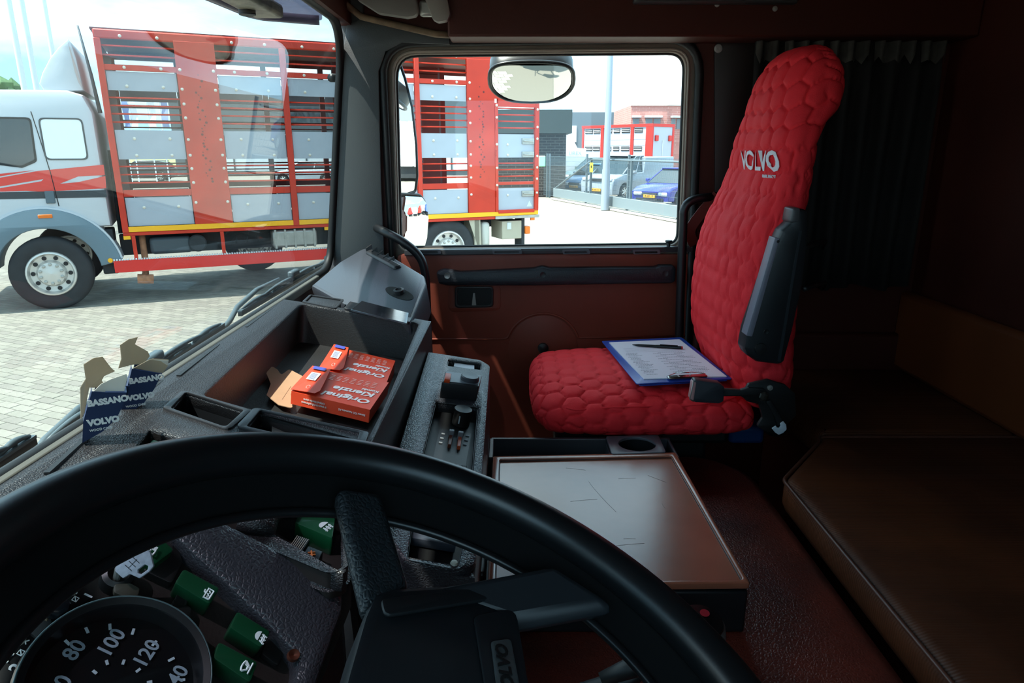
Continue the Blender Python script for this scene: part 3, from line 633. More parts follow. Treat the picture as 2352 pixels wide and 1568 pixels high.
for u0, u1 in ((950, 1012), (1130, 1197), (1290, 1352), (1450, 1512)):
    k = .004
    o_ = rnd(P(DF, [(u0, 572), (u1, 571), (u1+3, 581), (u0+3, 582)]), .003); i_ = rnd(P(DF, [(u0+6, 575), (u1-6, 574), (u1-4, 579), (u0+6, 580)]), .002)
    plate('curtain_clip', DF, o_, mat('clip_grey', '56555a', .35), dr, .012, .018, holes=[i_])
lk = MB(); a_, b_ = DF.px(1535, 572); lk.tube([DF.w(a_, b_, .0), DF.w(a_, b_+.02, .0)], .0055, 10); lk.lathe(DF.w(a_, b_+.018, .0), Zv, [(.006, 0), (.011, .004), (.010, .009), (0, .010)], 14); lk.lathe(DF.w(a_, b_-.004, .0), Zv, [(.012, 0), (.010, .004), (0, .006)], 14)
lk.build('lock_pin', BP, dr, smooth=50)
# pull handle
hp_ = P(DF, [(1005, 620), (1022, 614), (1060, 620), (1225, 612), (1245, 607), (1262, 611), (1500, 609), (1510, 605), (1540, 605), (1546, 612), (1544, 640), (1536, 645), (1262, 649), (1225, 650), (1030, 650), (1010, 646)])
ph = plate('pull_handle', DF, rnd(hp_, .008, 3), mat('padded_black', '1d1f25', .45, bump=.3, bscale=300), dr, .002, .045, bev=.009)
for u, v in ((1027, 633), (1247, 631), (1528, 628)):
    MB().lathe(DF.w(*DF.px(u, v, .045), .0442), DF.n, [(.009, 0), (.009, .002), (.006, .001), (0, .001)], 14).build('screw', BP if u > 1100 else STEEL, ph, smooth=40)
# release recess
plate('door_skin', DF, [(-.36, 1.0), (.575, 1.0), (.56, pz+.005), (-.35, pz+.005)], mat('door_skin_grey', 'b4b8bc', .3), dr, -.075, -.055); rc = empty; r_o = rnd(P(DF, [(1045, 657), (1133, 657), (1133, 704), (1045, 706)]), .012)
r_i = rnd(P(DF, [(1051, 661), (1128, 661), (1128, 700), (1051, 701)]), .01)
rl = plate('release_bezel', DF, r_o, BP, dr, .002, .008, holes=[r_i], bev=.001)
plate('release_pocket', DF, r_i, mat('pocket_black', '07070a', .4), rl, .0005, .0028)
plate('release_lever', DF, rnd(P(DF, [(1084, 700), (1094, 700), (1091, 672), (1087, 672)]), .001), STEEL, rl, .003, .007)
plate('recess_surround', DF, rnd(P(DF, [(1030, 652), (1150, 652), (1150, 712), (1030, 716)]), .02), BROWN, dr, .001, .0035, holes=[r_o], bev=.001)
# A pillar
ap = P(DF, [(768, 606), (776, 400), (783, 250), (790, 120), (800, 60), (838, 42), (960, 70), (1034, 90), (1034, 104), (925, 100), (888, 120), (872, 165), (878, 420), (888, 660), (820, 680)])
ap = [p for p in ap]
tag(plate('trim_1', DF, ap, GREYP, None, .008, .018, bev=.003), kind='structure', label='grey A-pillar trim between windscreen and door')
pb = 0 and plate('pillar_bulge', DF, rnd(P(DF, [(815, 560), (818, 150), (850, 120), (862, 180), (868, 560)]), .02), GREYP, bpy.data.objects['trim_1'], .016, .024, bev=.004)
# header over the windscreen
tag(MB().box((.9, .455, 2.65), (2.5, .03, .24)).build('wall_front', BROWN2), kind='structure')
tag(MB().box((.9, .56, 1.5), (2.5, .04, .70)).build('wall_front', SHEET), kind='structure')
# windscreen
WS = empty('window_2', (1, .545, 1.87), kind='structure')
wz0, wz1 = -.01, .668
wso = rnd([(-.29, wz0), (2.035, wz0), (2.035, wz1), (-.29, wz1)], [.05, .09, .13, .1], 8)
plate('pane', WSF, wso, glass('windscreen_glass', (.70, .74, .735), .9), WS, -.004, .0)
MB().tube([WSF.w(a, b, 0) for a, b in wso], .012, 8, closed=True).build('seal', RUB, WS, smooth='all')
tag(MB().fbox(WSF, 2.042, 2.12, -.03, .86, -.012, .055).build('trim_7', GREYP, bev=.004), kind='structure')
# left A pillar closes the cab beside the driver
tag(MB().box((-.33, .50, 2.2), (.06, .12, .8)).build('trim_2', GREYP), kind='structure')
# brown overhead trim above the door
hd_ = MB(); F_ = Frame((0, 0, 0), (0, -1, 0), Zv)
y0 = onx(1030, 90, 1.95).y; z0 = onx(1200, 87, 1.95).z
hd_.box((1.99, (y0-1.22)/2, (z0+2.74)/2), (.12, y0+1.22, 2.74-z0))
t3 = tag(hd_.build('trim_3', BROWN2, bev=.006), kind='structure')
lz = MB().box((1.93, onx(1230, 15, 1.93).y, 2.59), (.02, .22, .06)); 
MB().box((1.925, onx(1570, 2, 1.925).y-.08, onx(1570, -4, 1.925).z+.01), (.03, .42, .05)).build('overhead_lamp', mat('lamp_grey', '3a3a3a', .4), t3, bev=.006)
for u, v in ((1647, 10), (1780, 20)):
    p = onx(u, v, 1.93); MB().lathe(p, (-1, 0, 0), [(.007, 0), (.006, .002), (0, .003)], 12).build('screw', STEEL, t3)
# sun visor panel, light handle and trim edging in the corner above the pillar
sv = empty('sun_visor', (1.93, .33, 2.6), 'pale grey folded sun visor at the top above the right pillar', 'sun visor')
SVF = Frame((1.93, 0, 0), (0, -1, 0), Zv)
plate('panel', SVF, rnd(P(SVF, [(800, -60), (945, -60), (962, 20), (958, 38), (935, 42), (870, 32), (820, 0)]), .02), mat('visor_grey', '77736d', .6), sv, -.02, .012, bev=.006)
plate('visor_arm', SVF, rnd(P(SVF, [(962, -40), (1022, -40), (1036, 35), (1030, 50), (1008, 54), (996, 48)]), .01), mat('visor_arm_grey', '8a837c', .5), sv, -.01, .02, bev=.005)
MB().box(SVF.w(*SVF.px(980, 18), -.01), (.02, .04, .04)).build('pivot', STEEL, sv, bev=.008)
tr_ = [onx(*q, 2.0) for q in ((770, -30), (792, 8), (830, 38), (900, 55), (1000, 78), (1034, 80))]
tag(MB().tube(tr_, .009, 8).build('trim_4', mat('dirty_edging', '6f5a44', .7, var=.3, vscale=30), smooth='all'), kind='structure')
# rear side panel behind the seat with screw, and dark lining strips
pn = plate('trim_5', DF, rnd(P(DF, [(1638, 98), (1760, 92), (1752, 520), (1640, 520)]), .02), mat('near_black_panel', '1a0e0b', .5), None, .004, .012, bev=.002); tag(pn, kind='structure')
MB().lathe(DF.w(*DF.px(1647, 113), .012), DF.n, [(.012, 0), (.011, .002), (.005, .003), (0, .002)], 16).build('screw', STEEL, pn, smooth=40)
# exterior sun visor
EV = empty('exterior_sun_visor', (.9, .56, 2.5), 'smoky purple-grey exterior sun visor above the windscreen', 'visor')
VM = mat('smoky_acrylic', '6d6679', .25, spec=.6)
nt_ = VM.node_tree; tb = nt_.nodes.new('ShaderNodeBsdfTransparent'); tb.inputs[0].default_value = (.62, .58, .66, 1); mxv = nt_.nodes.new('ShaderNodeMixShader'); mxv.inputs[0].default_value = .62
nt_.links.new(nt_.nodes['Principled BSDF'].outputs[0], mxv.inputs[1]); nt_.links.new(tb.outputs[0], mxv.inputs[2]); nt_.links.new(mxv.outputs[0], nt_.nodes['Material Output'].inputs[0])
vz = 2.535
vp = [(-.3, .492), (1.93, .492), (1.925, .52), (1.87, .625), (1.83, .645), (1.6, .665), (-.3, .68)]
XY = Frame((0, 0, vz), (1, 0, 0), (0, 1, 0))
plate('visor_shade', XY, vp, VM, EV, -.012, .012, bev=.006)
MB().tube([V((1.93, .50, vz-.01)), V((1.925, .52, vz-.01)), V((1.87, .625, vz-.01)), V((1.83, .645, vz-.01)), V((1.6, .665, vz-.01)), V((-.3, .665, vz-.01))], .012, 8).build('visor_lip', mat('lip_purple', '6a6079', .3), EV, smooth='all')
MB().box((1.55, .56, vz-.028), (.34, .07, .03)).build('marker_light', mat('dirty_lens', '8d8778', .4, var=.4, vscale=40), EV, bev=.008)
MB().lathe((1.62, .575, vz-.04), (0, 0, -1), [(.018, 0), (.018, .012), (.012, .014), (0, .01)], 14).build('bulb_holder', BLK, EV, smooth=40)
# grab handles
def handle(name, pts, r, label, m=None):
    b = MB(); b.tube(pts, r, 12); return tag(b.build(name, m or mat('handle_black', '121316', .4), smooth='all'), label, 'handle')
def smooth_path(ps, n=6):
    ps = [V(p) for p in ps]; out = []
    for i in range(len(ps)-1):
        p0 = ps[max(i-1, 0)]; p1 = ps[i]; p2 = ps[i+1]; p3 = ps[min(i+2, len(ps)-1)]
        for k in range(n):
            t = k/n; out.append(.5*((2*p1)+(-p0+p2)*t+(2*p0-5*p1+4*p2-p3)*t*t+(-p0+3*p1-3*p2+p3)*t**3))
    out.append(ps[-1]); return out
hx = 1.97
handle('grab_handle', smooth_path([onx(862, 522, 2.05), onx(885, 533, 1.99), onx(925, 555, hx), onx(960, 585, hx), onx(975, 620, hx), onx(980, 690, hx), onx(985, 820, hx)]), .0125, 'black tubular grab handle at the front edge of the passenger door')
hx = 1.98
handle('grab_handle', smooth_path([onx(1650, 450, 2.04), onx(1625, 453, 1.99), onx(1590, 460, hx), onx(1572, 480, hx), onx(1569, 520, hx), onx(1562, 700, hx), onx(1560, 800, hx)]), .0125, 'black tubular grab handle between passenger door and red seat')
sp_ = smooth_path([onx(1648, 448, 1.99), onx(1610, 490, 2.0), onx(1585, 530, 2.01), onx(1595, 562, 2.02)])
st = MB()
for i in range(len(sp_)-1):
    a, b = sp_[i], sp_[i+1]; d = (b-a).normalized(); s = V((-1, 0, 0)).cross(d).normalized(); 
    st.box((a+b)/2, ((b-a).length*1.15, .03, .003), (d, s, d.cross(s)))
tag(st.build('door_strap', mat('strap_brown', '5e2318', .5)), 'reddish brown strap behind the rear grab handle', 'strap')
# curtain on the rear side wall
def curtain(name, y0, y1, z0, z1, x, label, amp=.018, n=60):
    vs = []; fs = []; rows = 6; rr = random.Random(5)
    for j in range(rows+1):
        z = z0+(z1-z0)*j/rows
        for i in range(n+1):
            t = i/n; y = y0+(y1-y0)*t; vs.append((x - amp*(1+sin(t*52+.6*sin(t*9+j*.4)))*(1.0 if j < rows else .6), y, z+.008*sin(t*20)*(j == 0)))
    for j in range(rows):
        for i in range(n): a = j*(n+1)+i; fs.append((a, a+1, a+n+2, a+n+1))
    e = empty(name, (x, (y0+y1)/2, z0), label, 'curtain')
    c = obj('cloth', vs, fs, mat('curtain_black', '171310', .9, var=.2, vscale=10), e, smooth='all')
    so_ = c.modifiers.new('solid', 'SOLIDIFY'); so_.thickness = .002
    vs2 = [(x-.006-amp*(1.2+1.0*sin(i/n*52*1.5)), y0+(y1-y0)*i/n, z1-(.03+.03*abs(sin(i*1.7)))*(1-j)) for j in (0, 1) for i in range(n+1)]
    obj('gathered_header', vs2, [(i, i+1, i+n+2, i+n+1) for i in range(n)], mat('header_tape', '39352f', .9, var=.3, vscale=40), e, smooth='all')
    return e
ztop = z0-.002
curtain('curtain', -.66, -1.17, onx(1960, 660, 2.0).z, ztop, 2.02, 'dark brown curtain hanging on the side wall behind the red seat')
MB_ = MB().box((2.03, -.72, 1.35), (.02, .9, .5))
# far lower side lining
tag(MB().box((2.03, -.89, 1.35), (.03, .66, .62)).build('trim_6', BROWN2, bev=.01), kind='structure')
# ================================================================== DASHBOARD
dash = empty('dashboard', (1.0, .3, 1.1), 'long black grained dashboard with open storage bin and side console', 'dashboard')
sl_ = rad(8); DP = Frame((1.2, .5, 1.862), (1, 0, 0), (0, cos(sl_), sin(sl_)))   # a = x-1.2, b towards the windscreen
def dpx(pts, c=0): return DP.pp(pts, c)
binp = dpx([(690, 697), (962, 741), (848, 1014), (466, 906)])
poc1 = dpx([(427, 903), (560, 945), (518, 984), (392, 940)])
poc2 = dpx([(715, 680), (784, 690), (768, 708), (701, 694)])
ash = dpx([(598, 946), (826, 996), (812, 1040), (566, 984)])
sw0 = dpx([(345, 985), (420, 1010), (370, 1060), (290, 1050)])
pod = dpx([(545, 1150), (790, 1170), (800, 1290), (760, 1312), (640, 1262), (480, 1190)])
outer = [(-.66, .0), (-.66, -.30), (-.38, -.313), (.335, -.313), (.365, -.28)] + dpx([(1000, 700), (1010, 650), (900, 600)])[:0] + [(.37, -.05), (.36, .04), (-.66, .01)]
outer = rnd([(-.78, .035)] + dpx([(-60, 1230), (180, 1222), (335, 1168), (445, 1144), (625, 1232), (800, 1332)]) + [(-.50, -.313), (.345, -.315), (.36, .045)], [.01, .01, .01, .01, .03, .02, .01, .02, .03, .01])
top = plate('top_panel', DP, outer, GRAINF, dash, -.022, .0, holes=[rnd(binp, .018), rnd(poc1, .006), rnd(poc2, .004), rnd(ash, .008), rnd(sw0, .004), rnd(pod, .01)], bev=.004)
def well(name, poly, depth, m, r=.01, parent=dash, F=DP, wall=.003, taper=.0):
    pl = rnd(poly, r); n = len(pl); cx = sum(p[0] for p in pl)/n; cy = sum(p[1] for p in pl)/n
    q = [(cx+(a-cx)*(1-taper), cy+(b-cy)*(1-taper)) for a, b in pl]
    ow = [(cx+(a-cx)*1.015, cy+(b-cy)*1.015) for a, b in pl]
    vs = [F.w(a, b, -.004) for a, b in pl] + [F.w(a, b, -depth) for a, b in q] + [F.w(a, b, -.004) for a, b in ow] + [F.w(a, b, -depth-.004) for a, b in ow]
    fs = [tuple(range(n, 2*n))] + [(i, (i+1) % n, (i+1) % n+n, i+n) for i in range(n)] + [(i+2*n, (i+1) % n+2*n, (i+1) % n+3*n, i+3*n) for i in range(n)] + [tuple(range(3*n, 4*n))] + [(i, (i+1) % n, (i+1) % n+2*n, i+2*n) for i in range(n)]
    me = bpy.data.meshes.new(name); c = sum(vs, V((0, 0, 0)))/len(vs); me.from_pydata([v-c for v in vs], [], fs); me.update()
    return link(name, me, m, parent, c, 40)
BIN_D = .088
well('storage_bin', binp, BIN_D, mat('bin_plastic', '232121', .5, bump=.25, bscale=300, var=.15, vscale=12), .018, taper=.03)
well('cup_pocket', poc1, .05, mat('pocket_plastic', '17181b', .4), .006); well('cup_pocket', poc2, .075, mat('pocket_shaded', '0b0b0d', .6), .004)  # second pocket gets a darker plastic that paints its shade
def ring(name, poly, r, w_, c0, c1, m, parent=dash, F=DP):
    n = len(poly); cx = sum(p[0] for p in poly)/n; cy = sum(p[1] for p in poly)/n
    o = []
    for a, b in poly:
        d = V((a-cx, b-cy)); L = d.length; o.append((a+d.x/L*w_*1.3, b+d.y/L*w_*1.3))
    return plate(name, F, rnd(o, r), m, parent, c0, c1, holes=[rnd(poly, r*.7)], bev=min(.0012, (c1-c0)*.4))
ring('pocket_rim', poc1, .008, .008, -.002, .003, BP); ring('pocket_rim', poc2, .006, .006, -.002, .003, BP)
asht = well('ashtray', ash, .035, mat('ash_metal', '2f2b27', .45, var=.35, vscale=25), .008); ring('ashtray_rim', ash, .008, .010, -.002, .004, BP)
for k in range(5):
    a0, b0 = DP.px(735+17*k, 1004+3.5*k); MB().fbox(DP, a0-.003, a0+.003, b0-.02, b0, -.033, -.008).build('stub_rest', mat('ash_metal', '2f2b27', .45), asht, bev=.001)
a0, b0 = DP.px(625, 985); MB().prism([(a0, b0), (a0+.03, b0+.01), (a0+.012, b0-.02)], DP, -.033, -.01).build('stub_rest', mat('ash_metal', '2f2b27', .45), asht)
# far second ashtray with open lid
as2 = dpx([(803, 697), (948, 730), (940, 745), (790, 712)])
MB().prism(rnd(as2, .004), DP, -.001, .006).build('ashtray_cover', BP, dash, bev=.001)
lidp = [DP.w(*DP.px(805, 714, .010), .010), DP.w(*DP.px(934, 746, .010), .010), DP.w(*DP.px(939, 722, .014), .014), DP.w(*DP.px(830, 694, .014), .014)]
off = V((.004, 0, .003)); obj('ashtray_lid', lidp + [p+off for p in lidp], [(0, 1, 2, 3), (7, 6, 5, 4), (0, 4, 5, 1), (1, 5, 6, 2), (2, 6, 7, 3), (3, 7, 4, 0)], mat('shiny_black', '2b2c30', .12, spec=.8), dash, bev=.001)
# skirt under the top panel, side wall of the bin towards the seats
sk = MB(); DFR = Frame((0, 0, 0), (1, 0, 0), (0, 1, 0))
ys = DP.w(0, -.313).y
def skirt(x0, x1, y0, y1, zt0, zt1, zb): 
    return [V((x0, y0, zt0)), V((x1, y1, zt1)), V((x1, y1+.01, zb)), V((x0, y0+.01, zb))]
q = [DP.w(-.50, -.312, -.002), DP.w(.345, -.315, -.002), V((1.50, .18, 1.2)), V((.74, .18, 1.2))]
o4 = V((0, .008, 0)); obj('side_wall', q+[p+o4 for p in q], [(0, 1, 2, 3), (7, 6, 5, 4), (0, 4, 5, 1), (1, 5, 6, 2), (2, 6, 7, 3), (3, 7, 4, 0)], BP, dash)
q = [DP.w(.345, -.315, -.002), DP.w(.36, .045, -.002), V((1.56, .54, 1.2)), V((1.53, .18, 1.2))]; o4 = V((-.008, 0, 0))
obj('end_wall', q+[p+o4 for p in q], [(0, 1, 2, 3), (7, 6, 5, 4), (0, 4, 5, 1), (1, 5, 6, 2), (2, 6, 7, 3), (3, 7, 4, 0)], BP, dash)
# windscreen ledge, paler to paint sun on the dash rim, and defroster slots
lg = MB(); lg.fbox(DP, -1.45, .66, .030, .052, -.02, .0015); lg.build('windscreen_ledge', mat('ledge_sunlit_grey', '5c5a52', .6, var=.1, vscale=9), dash, bev=.003)
for p, q_ in (((108, 1088), (205, 1000)), ((312, 922), (372, 875)), ((410, 864), (502, 792)), ((565, 752), (640, 697)), ((655, 682), (700, 652))):
    a = onz(*p, 1.864); b = onz(*q_, 1.864); d = (b-a); L_ = d.length; d.normalize()
    MB().box((a+b)/2, (L_, .006, .004), (d, V((-d.y, d.x, 0)), Zv)).build('defroster_slot', RUB, dash)
# cowl lid at the far end
G = [onx(838, 563, 2.0), onx(915, 590, 2.0), onx(980, 640, 1.98), onx(944, 738, 1.62), onx(806, 702, 1.66), V((1.70, .47, 1.872)), onx(712, 655, 1.86), onx(770, 604, 1.98)]
def block(name, topv, zb, m, parent, bev=.01, seg=3, label=None):
    n = len(topv); vs = list(topv) + [V((p.x, p.y, zb)) for p in topv]
    fs = [tuple(range(n)), tuple(range(n, 2*n))[::-1]] + [(i, i+n, (i+1) % n+n, (i+1) % n) for i in range(n)]
    return obj(name, vs, fs, m, parent, bev=bev, seg=seg, label=label)
COWL = mat('cowl_grey_plastic', '3e4047', .38, bump=.15, bscale=500)
A_, B_, C_, D_ = onx(838, 563, 1.99), V((1.722, .218, 1.884)), onx(942, 740, 1.50), onx(712, 655, 1.75)
GF = Frame(C_, (B_-C_), (D_-C_))
lidp2 = GF.pp([(838, 566), (905, 590), (975, 632), (979, 650), (942, 742), (805, 706), (714, 655), (780, 600)])
lid = plate('cowl_lid', GF, rnd(lidp2, [.02, .02, .02, .02, .006, .006, .006, .02]), COWL, dash, -.09, .0, bev=.008)
ovc = GF.px(917, 674); 
el = []
ea, eb = GF.px(889, 662), GF.px(946, 690); ed = V((eb[0]-ea[0], eb[1]-ea[1])); el_ = ed.length/2; ed.normalize(); en = V((-ed.y, ed.x))
for k in range(24):
    t = 2*pi*k/24; p = V(ovc) + ed*cos(t)*el_ + en*sin(t)*el_*.36; el.append((p.x, p.y))
ov = plate('latch_recess', GF, el, mat('recess_black', '020202', .9), lid, -.001, .0012)
MB().lathe(GF.w(*ovc, .001), GF.n, [(.014, 0), (.013, .010), (.008, .011), (.007, .008), (0, .008)], 18).build('latch_knob', BP, lid, smooth=40)
# corner air vent behind the lid
vp_ = [(838, 563), (900, 585), (925, 600), (912, 612), (882, 603), (835, 575)]
GF2 = GF.up(.0); MB().fbox(Frame(GF.w(*GF.px(880, 592)), (B_-A_), GF.n), -.07, .10, -.06, .008, -.004, .02).build('vent_housing', BP, dash, bev=.006)
for k in range(5):
    c = GF.w(*GF.px(848+13*k, 573+7.0*k), .004); MB().box(c, (.004, .03, .012), ((B_-A_).normalized(), (D_-A_).normalized(), GF.n)).build('vent_slat', RUB, dash)
# lower console
LA, LB_, LC = V((1.45, .186, 1.774)), V((.98, .18, 1.743)), V((1.45, .036, 1.744))
LF = Frame(LB_, (LA-LB_), (LA-LC))            # a forward along the dash to the right door, b to the windscreen
lo_ = LF.pp([(1112, 826), (1127, 852), (1112, 1100), (1094, 1305), (1065, 1318)]) 
lpoly = [LF.px(983, 806)] + [LF.px(1105, 825), LF.px(1127, 838), LF.px(1094, 1312), LF.px(925, 1285), (LF.px(870, 1200)[0], LF.px(983, 806)[1]+.002)]
hr = LF.pp([(1003, 920), (1098, 932), (1075, 1200), (1050, 1300), (938, 1278), (968, 1060)])
sl0 = LF.pp([(1031, 824), (1105, 833), (1104, 847), (1029, 838)])
lc = plate('side_console', LF, rnd(lpoly, [.0, .008, .025, .03, .01, 0]), GRAIN, dash, -.03, 0, holes=[rnd(hr, .006), rnd(sl0, .004)], bev=.006)
well('heater_recess', hr, .022, mat('recess_plastic', '101011', .45, var=.2, vscale=30), .006, lc, LF); well('ticket_slot', sl0, .015, mat('pocket_black', '07070a', .4), .004, lc, LF)
plate('paper_slip', LF, LF.pp([(1045, 829), (1066, 833), (1090, 836), (1090, 846), (1066, 842), (1043, 838)], -.004), mat('slip_white', 'e3eaf2', .6), lc, -.008, -.007)
q = [LF.w(*LF.px(1127, 838), -.01), LF.w(*LF.px(1094, 1312), -.01), V((.74, .05, 1.15)), V((1.45, .055, 1.15))]; o4 = V((0, .01, 0))
obj('console_side', q+[p+o4 for p in q], [(0, 1, 2, 3), (7, 6, 5, 4), (0, 4, 5, 1), (1, 5, 6, 2), (2, 6, 7, 3), (3, 7, 4, 0)], mat('console_side_brown', '33120f', .4), dash)
q = [LF.w(*LF.px(1094, 1312), -.01), LF.w(*LF.px(925, 1285), -.01), V((.70, .17, 1.15)), V((.72, .05, 1.15))]; o4 = V((.01, 0, 0))
obj('console_front', q+[p+o4 for p in q], [(0, 1, 2, 3), (7, 6, 5, 4), (0, 4, 5, 1), (1, 5, 6, 2), (2, 6, 7, 3), (3, 7, 4, 0)], GRAIN, dash)
# control box with orange button and round button
CH = .032; cb = LF.pp([(1023, 852), (1107, 862), (1100, 887), (1015, 878)], CH)
cbx = plate('control_box', LF, rnd(cb, .003), BP, dash, .0, CH, bev=.0015)
plate('face_plate', LF, rnd([(a, b) for a, b in LF.pp([(1025, 854), (1104, 863), (1097, 884), (1018, 876)], CH)], .002), mat('face_grey', '6f7178', .4), cbx, CH, CH+.0012)
ob = LF.pp([(1023, 861), (1036, 863), (1033, 877), (1020, 875)], CH+.004); plate('orange_button', LF, ob, mat('button_orange', 'd8481a', .45), cbx, CH+.001, CH+.009, bev=.001, label='orange square button')
a_, b_ = LF.px(1080, 864, CH+.008); MB().lathe(LF.w(a_, b_, CH), LF.n, [(.018, 0), (.018, .008), (.016, .010), (0, .0095)], 24).build('round_button', mat('button_dark', '3b3c42', .4), cbx, smooth=40)
a_, b_ = LF.px(1058, 972, -.02); kn = MB().lathe(LF.w(a_, b_, -.02), LF.n, [(.0165, 0), (.0155, .024), (.0165, .027), (.0160, .030), (0, .0305)], 24).build('temperature_knob', mat('knob_brown_black', '1e1a19', .3), lc, smooth=35)
MB().box(LF.w(a_-.0163, b_+.004, -.006), (.002, .002, .014), (LF.x, LF.y, LF.n)).build('pointer', WHITE, kn)
for (u, v, m_) in ((1036, 1000, 'brown'), (1057, 1004, 'orange')):
    a_, b_ = LF.px(u, v, -.01); MB().fbox(LF, a_-.028, a_+.008, b_-.003, b_+.003, -.022, -.012).build('slider_lever', mat('slider_'+m_, '6a3322' if m_ == 'brown' else 'b94a22', .4), lc, bev=.001)
    MB().fbox(LF, a_+.006, a_+.013, b_-.0045, b_+.0045, -.022, -.004).build('slider_grip', mat('grip_grey', '77777c', .35), lc, bev=.001)
plate('heater_plate', LF, LF.pp([(1010, 985), (1082, 997), (1068, 1080), (990, 1068)], -.02), mat('heater_face', '141417', .4), lc, -.022, -.019)
for (u, v, m_) in ((1008, 1062, RUB), (1024, 1064, mat('slider_silver', '8e9297', .3, metal=.6)), (1049, 1070, mat('slider_silver', '8e9297', .3, metal=.6)), (1066, 1072, RUB)):
    a_, b_ = LF.px(u, v, -.01); MB().fbox(LF, a_-.014, a_+.010, b_-.0042, b_+.0042, -.021, -.012).build('slider_grip', m_, lc, bev=.0015)
for i in range(3):
    for j, u in enumerate((1018, 1074)):
        a_, b_ = LF.px(u-3*i, 996+j*4+10*i, -.018); MB().fbox(LF, a_-.002, a_+.002, b_-.003, b_+.003, -.019, -.0175).build('symbol_mark', mat('mark_grey', '77797c', .5), lc)
plate('blanking_plate', LF, LF.pp([(949, 1204), (1050, 1225), (1046, 1258), (944, 1240)], -.012), mat('blank_blue_grey', '3b3f49', .4), lc, -.02, -.008, holes=[circ(*LF.px(1001, 1231, -.01), .0075, 14)], bev=.001)
plate('amber_strip', LF, LF.pp([(968, 1186), (1048, 1204), (1048, 1212), (965, 1194)], -.014), mat('amber_dull', '8a3e1a', .4), lc, -.02, -.012)
MB().lathe(LF.w(*LF.px(1043, 1294), .0), LF.n, [(.005, 0), (.004, .003), (0, .004)], 10).build('peg', mat('peg_cream', 'd8d2c2', .5), lc)
# switch pod recess beyond the wheel (on the top panel)
POD = well('switch_recess', pod, .030, mat('recess_brown', '2a2320', .5, var=.25, vscale=18), .01)
def chip(F, pts, c0, c1, name, m, parent, r=.002, bev=.001): return plate(name, F, rnd(F.pp(pts, c1), r), m, parent, c0, c1, bev=bev)
GSW = mat('green_switch', '0f4a2a', .3, spec=.6); SYM = mat('symbol_white', 'e6e8e6', .5)
s1_ = chip(DP, [(690, 1166), (770, 1190), (764, 1235), (678, 1200)], -.03, -.008, 'green_switch', GSW, dash)
def dsym(F, parts, c, parent, s=1.0, o=(0, 0), rot=0.0):
    b = MB()
    for kind, *a in parts:
        def tr(p): x = p[0]*s; y = p[1]*s; return F.w(o[0]+x*cos(rot)-y*sin(rot), o[1]+x*sin(rot)+y*cos(rot), c+.0006)
        if kind == 'l':
            pts = [tr(p) for p in a[0]]
            b.tube(pts, .0007*a[1] if len(a) > 1 else .0007, 4)
        else:
            n = len(a[0]); pts = [tr(p) for p in a[0]]; b.add(pts+[p+F.n*.0005 for p in pts], [tuple(range(n)), tuple(range(n, 2*n))[::-1]]+[(i, (i+1) % n, (i+1) % n+n, i+n) for i in range(n)])
    return b.build('symbol', SYM, parent)
fog = [('p', arc(0, .2, 1, 0, 180, 10)), ('l', [(-.8, -.1), (-1.2, -1.3)]), ('l', [(-.1, -.1), (-.4, -1.3)]), ('l', [(.6, -.1), (.3, -1.3)]), ('l', [(-1.1, -.6), (.7, -.5)]), ('l', [(-1.3, -.95), (.5, -.85)])]
rX = 0.0
dsym(DP, fog, -.008, s1_, .0062, DP.px(748, 1208, -.008), rad(-20))
chip(DP, [(683, 1228), (712, 1238), (694, 1266), (664, 1254)], -.03, -.012, 'ribbed_rocker', mat('rocker_black', '17171a', .35), dash)
for k in range(7):
    MB().tube([DP.w(*DP.px(683+4.2*k, 1230+1.4*k, -.012), -.0118), DP.w(*DP.px(666+4.0*k, 1255+1.5*k, -.012), -.0118)], .0003, 4).build('rib', mat('rib_cream', 'cfc6b2', .5), dash)
s2_ = chip(DP, [(708, 1252), (742, 1266), (728, 1292), (694, 1276)], -.03, -.014, 'amber_rocker', mat('rocker_black', '17171a', .35), dash)
dsym(DP, [('l', [(-1, 0), (1, 0)], 1.5), ('l', [(-.2, .6), (-.2, -.6)], 1.5), ('l', [(.5, .6), (.5, -.6)], 1.5)], -.014, s2_, .006, DP.px(716, 1274, -.014), rad(20)).data.materials[0] = mat('amber_print', 'c9691d', .5)
s3_ = chip(DP, [(430, 1150), (470, 1142), (490, 1165), (475, 1185)], -.01, .002, 'ribbed_rocker', mat('rocker_black', '17171a', .35), dash)
chip(DP, [(478, 1150), (516, 1163), (505, 1184), (470, 1168)], -.002, .010, 'ribbed_rocker', mat('rocker_black', '17171a', .35), dash)
for k in range(8):
    MB().tube([DP.w(*DP.px(487+4.6*k, 1154+1.6*k, .011), .0108), DP.w(*DP.px(477+4.5*k, 1168+1.7*k, .011), .0108)], .0003, 4).build('rib', mat('rib_cream', 'cfc6b2', .5), dash)
s4_ = chip(DP, [(524, 1174), (562, 1188), (548, 1212), (512, 1196)], -.002, .006, 'symbol_rocker', mat('rocker_black', '17171a', .35), dash)
dsym(DP, [('p', [(-1, -.6), (-.5, -.6), (-.5, .6), (-1, .6)]), ('p', [(-.3, -.6), (.1, -.6), (.1, 0), (-.3, 0)]), ('l', [(.4, -.7), (.4, .7)], 2), ('l', [(.1, .6), (.8, .6)], 2), ('l', [(.1, -.6), (.8, -.6)], 2)], .006, s4_, .006, DP.px(538, 1193, .006), rad(30))
chip(DP, [(568, 1142), (600, 1146), (596, 1158), (566, 1154)], -.01, .0, 'green_switch', GSW, dash)
well('switch_recess', sw0, .03, mat('recess_brown', '2a2320', .5), .004)
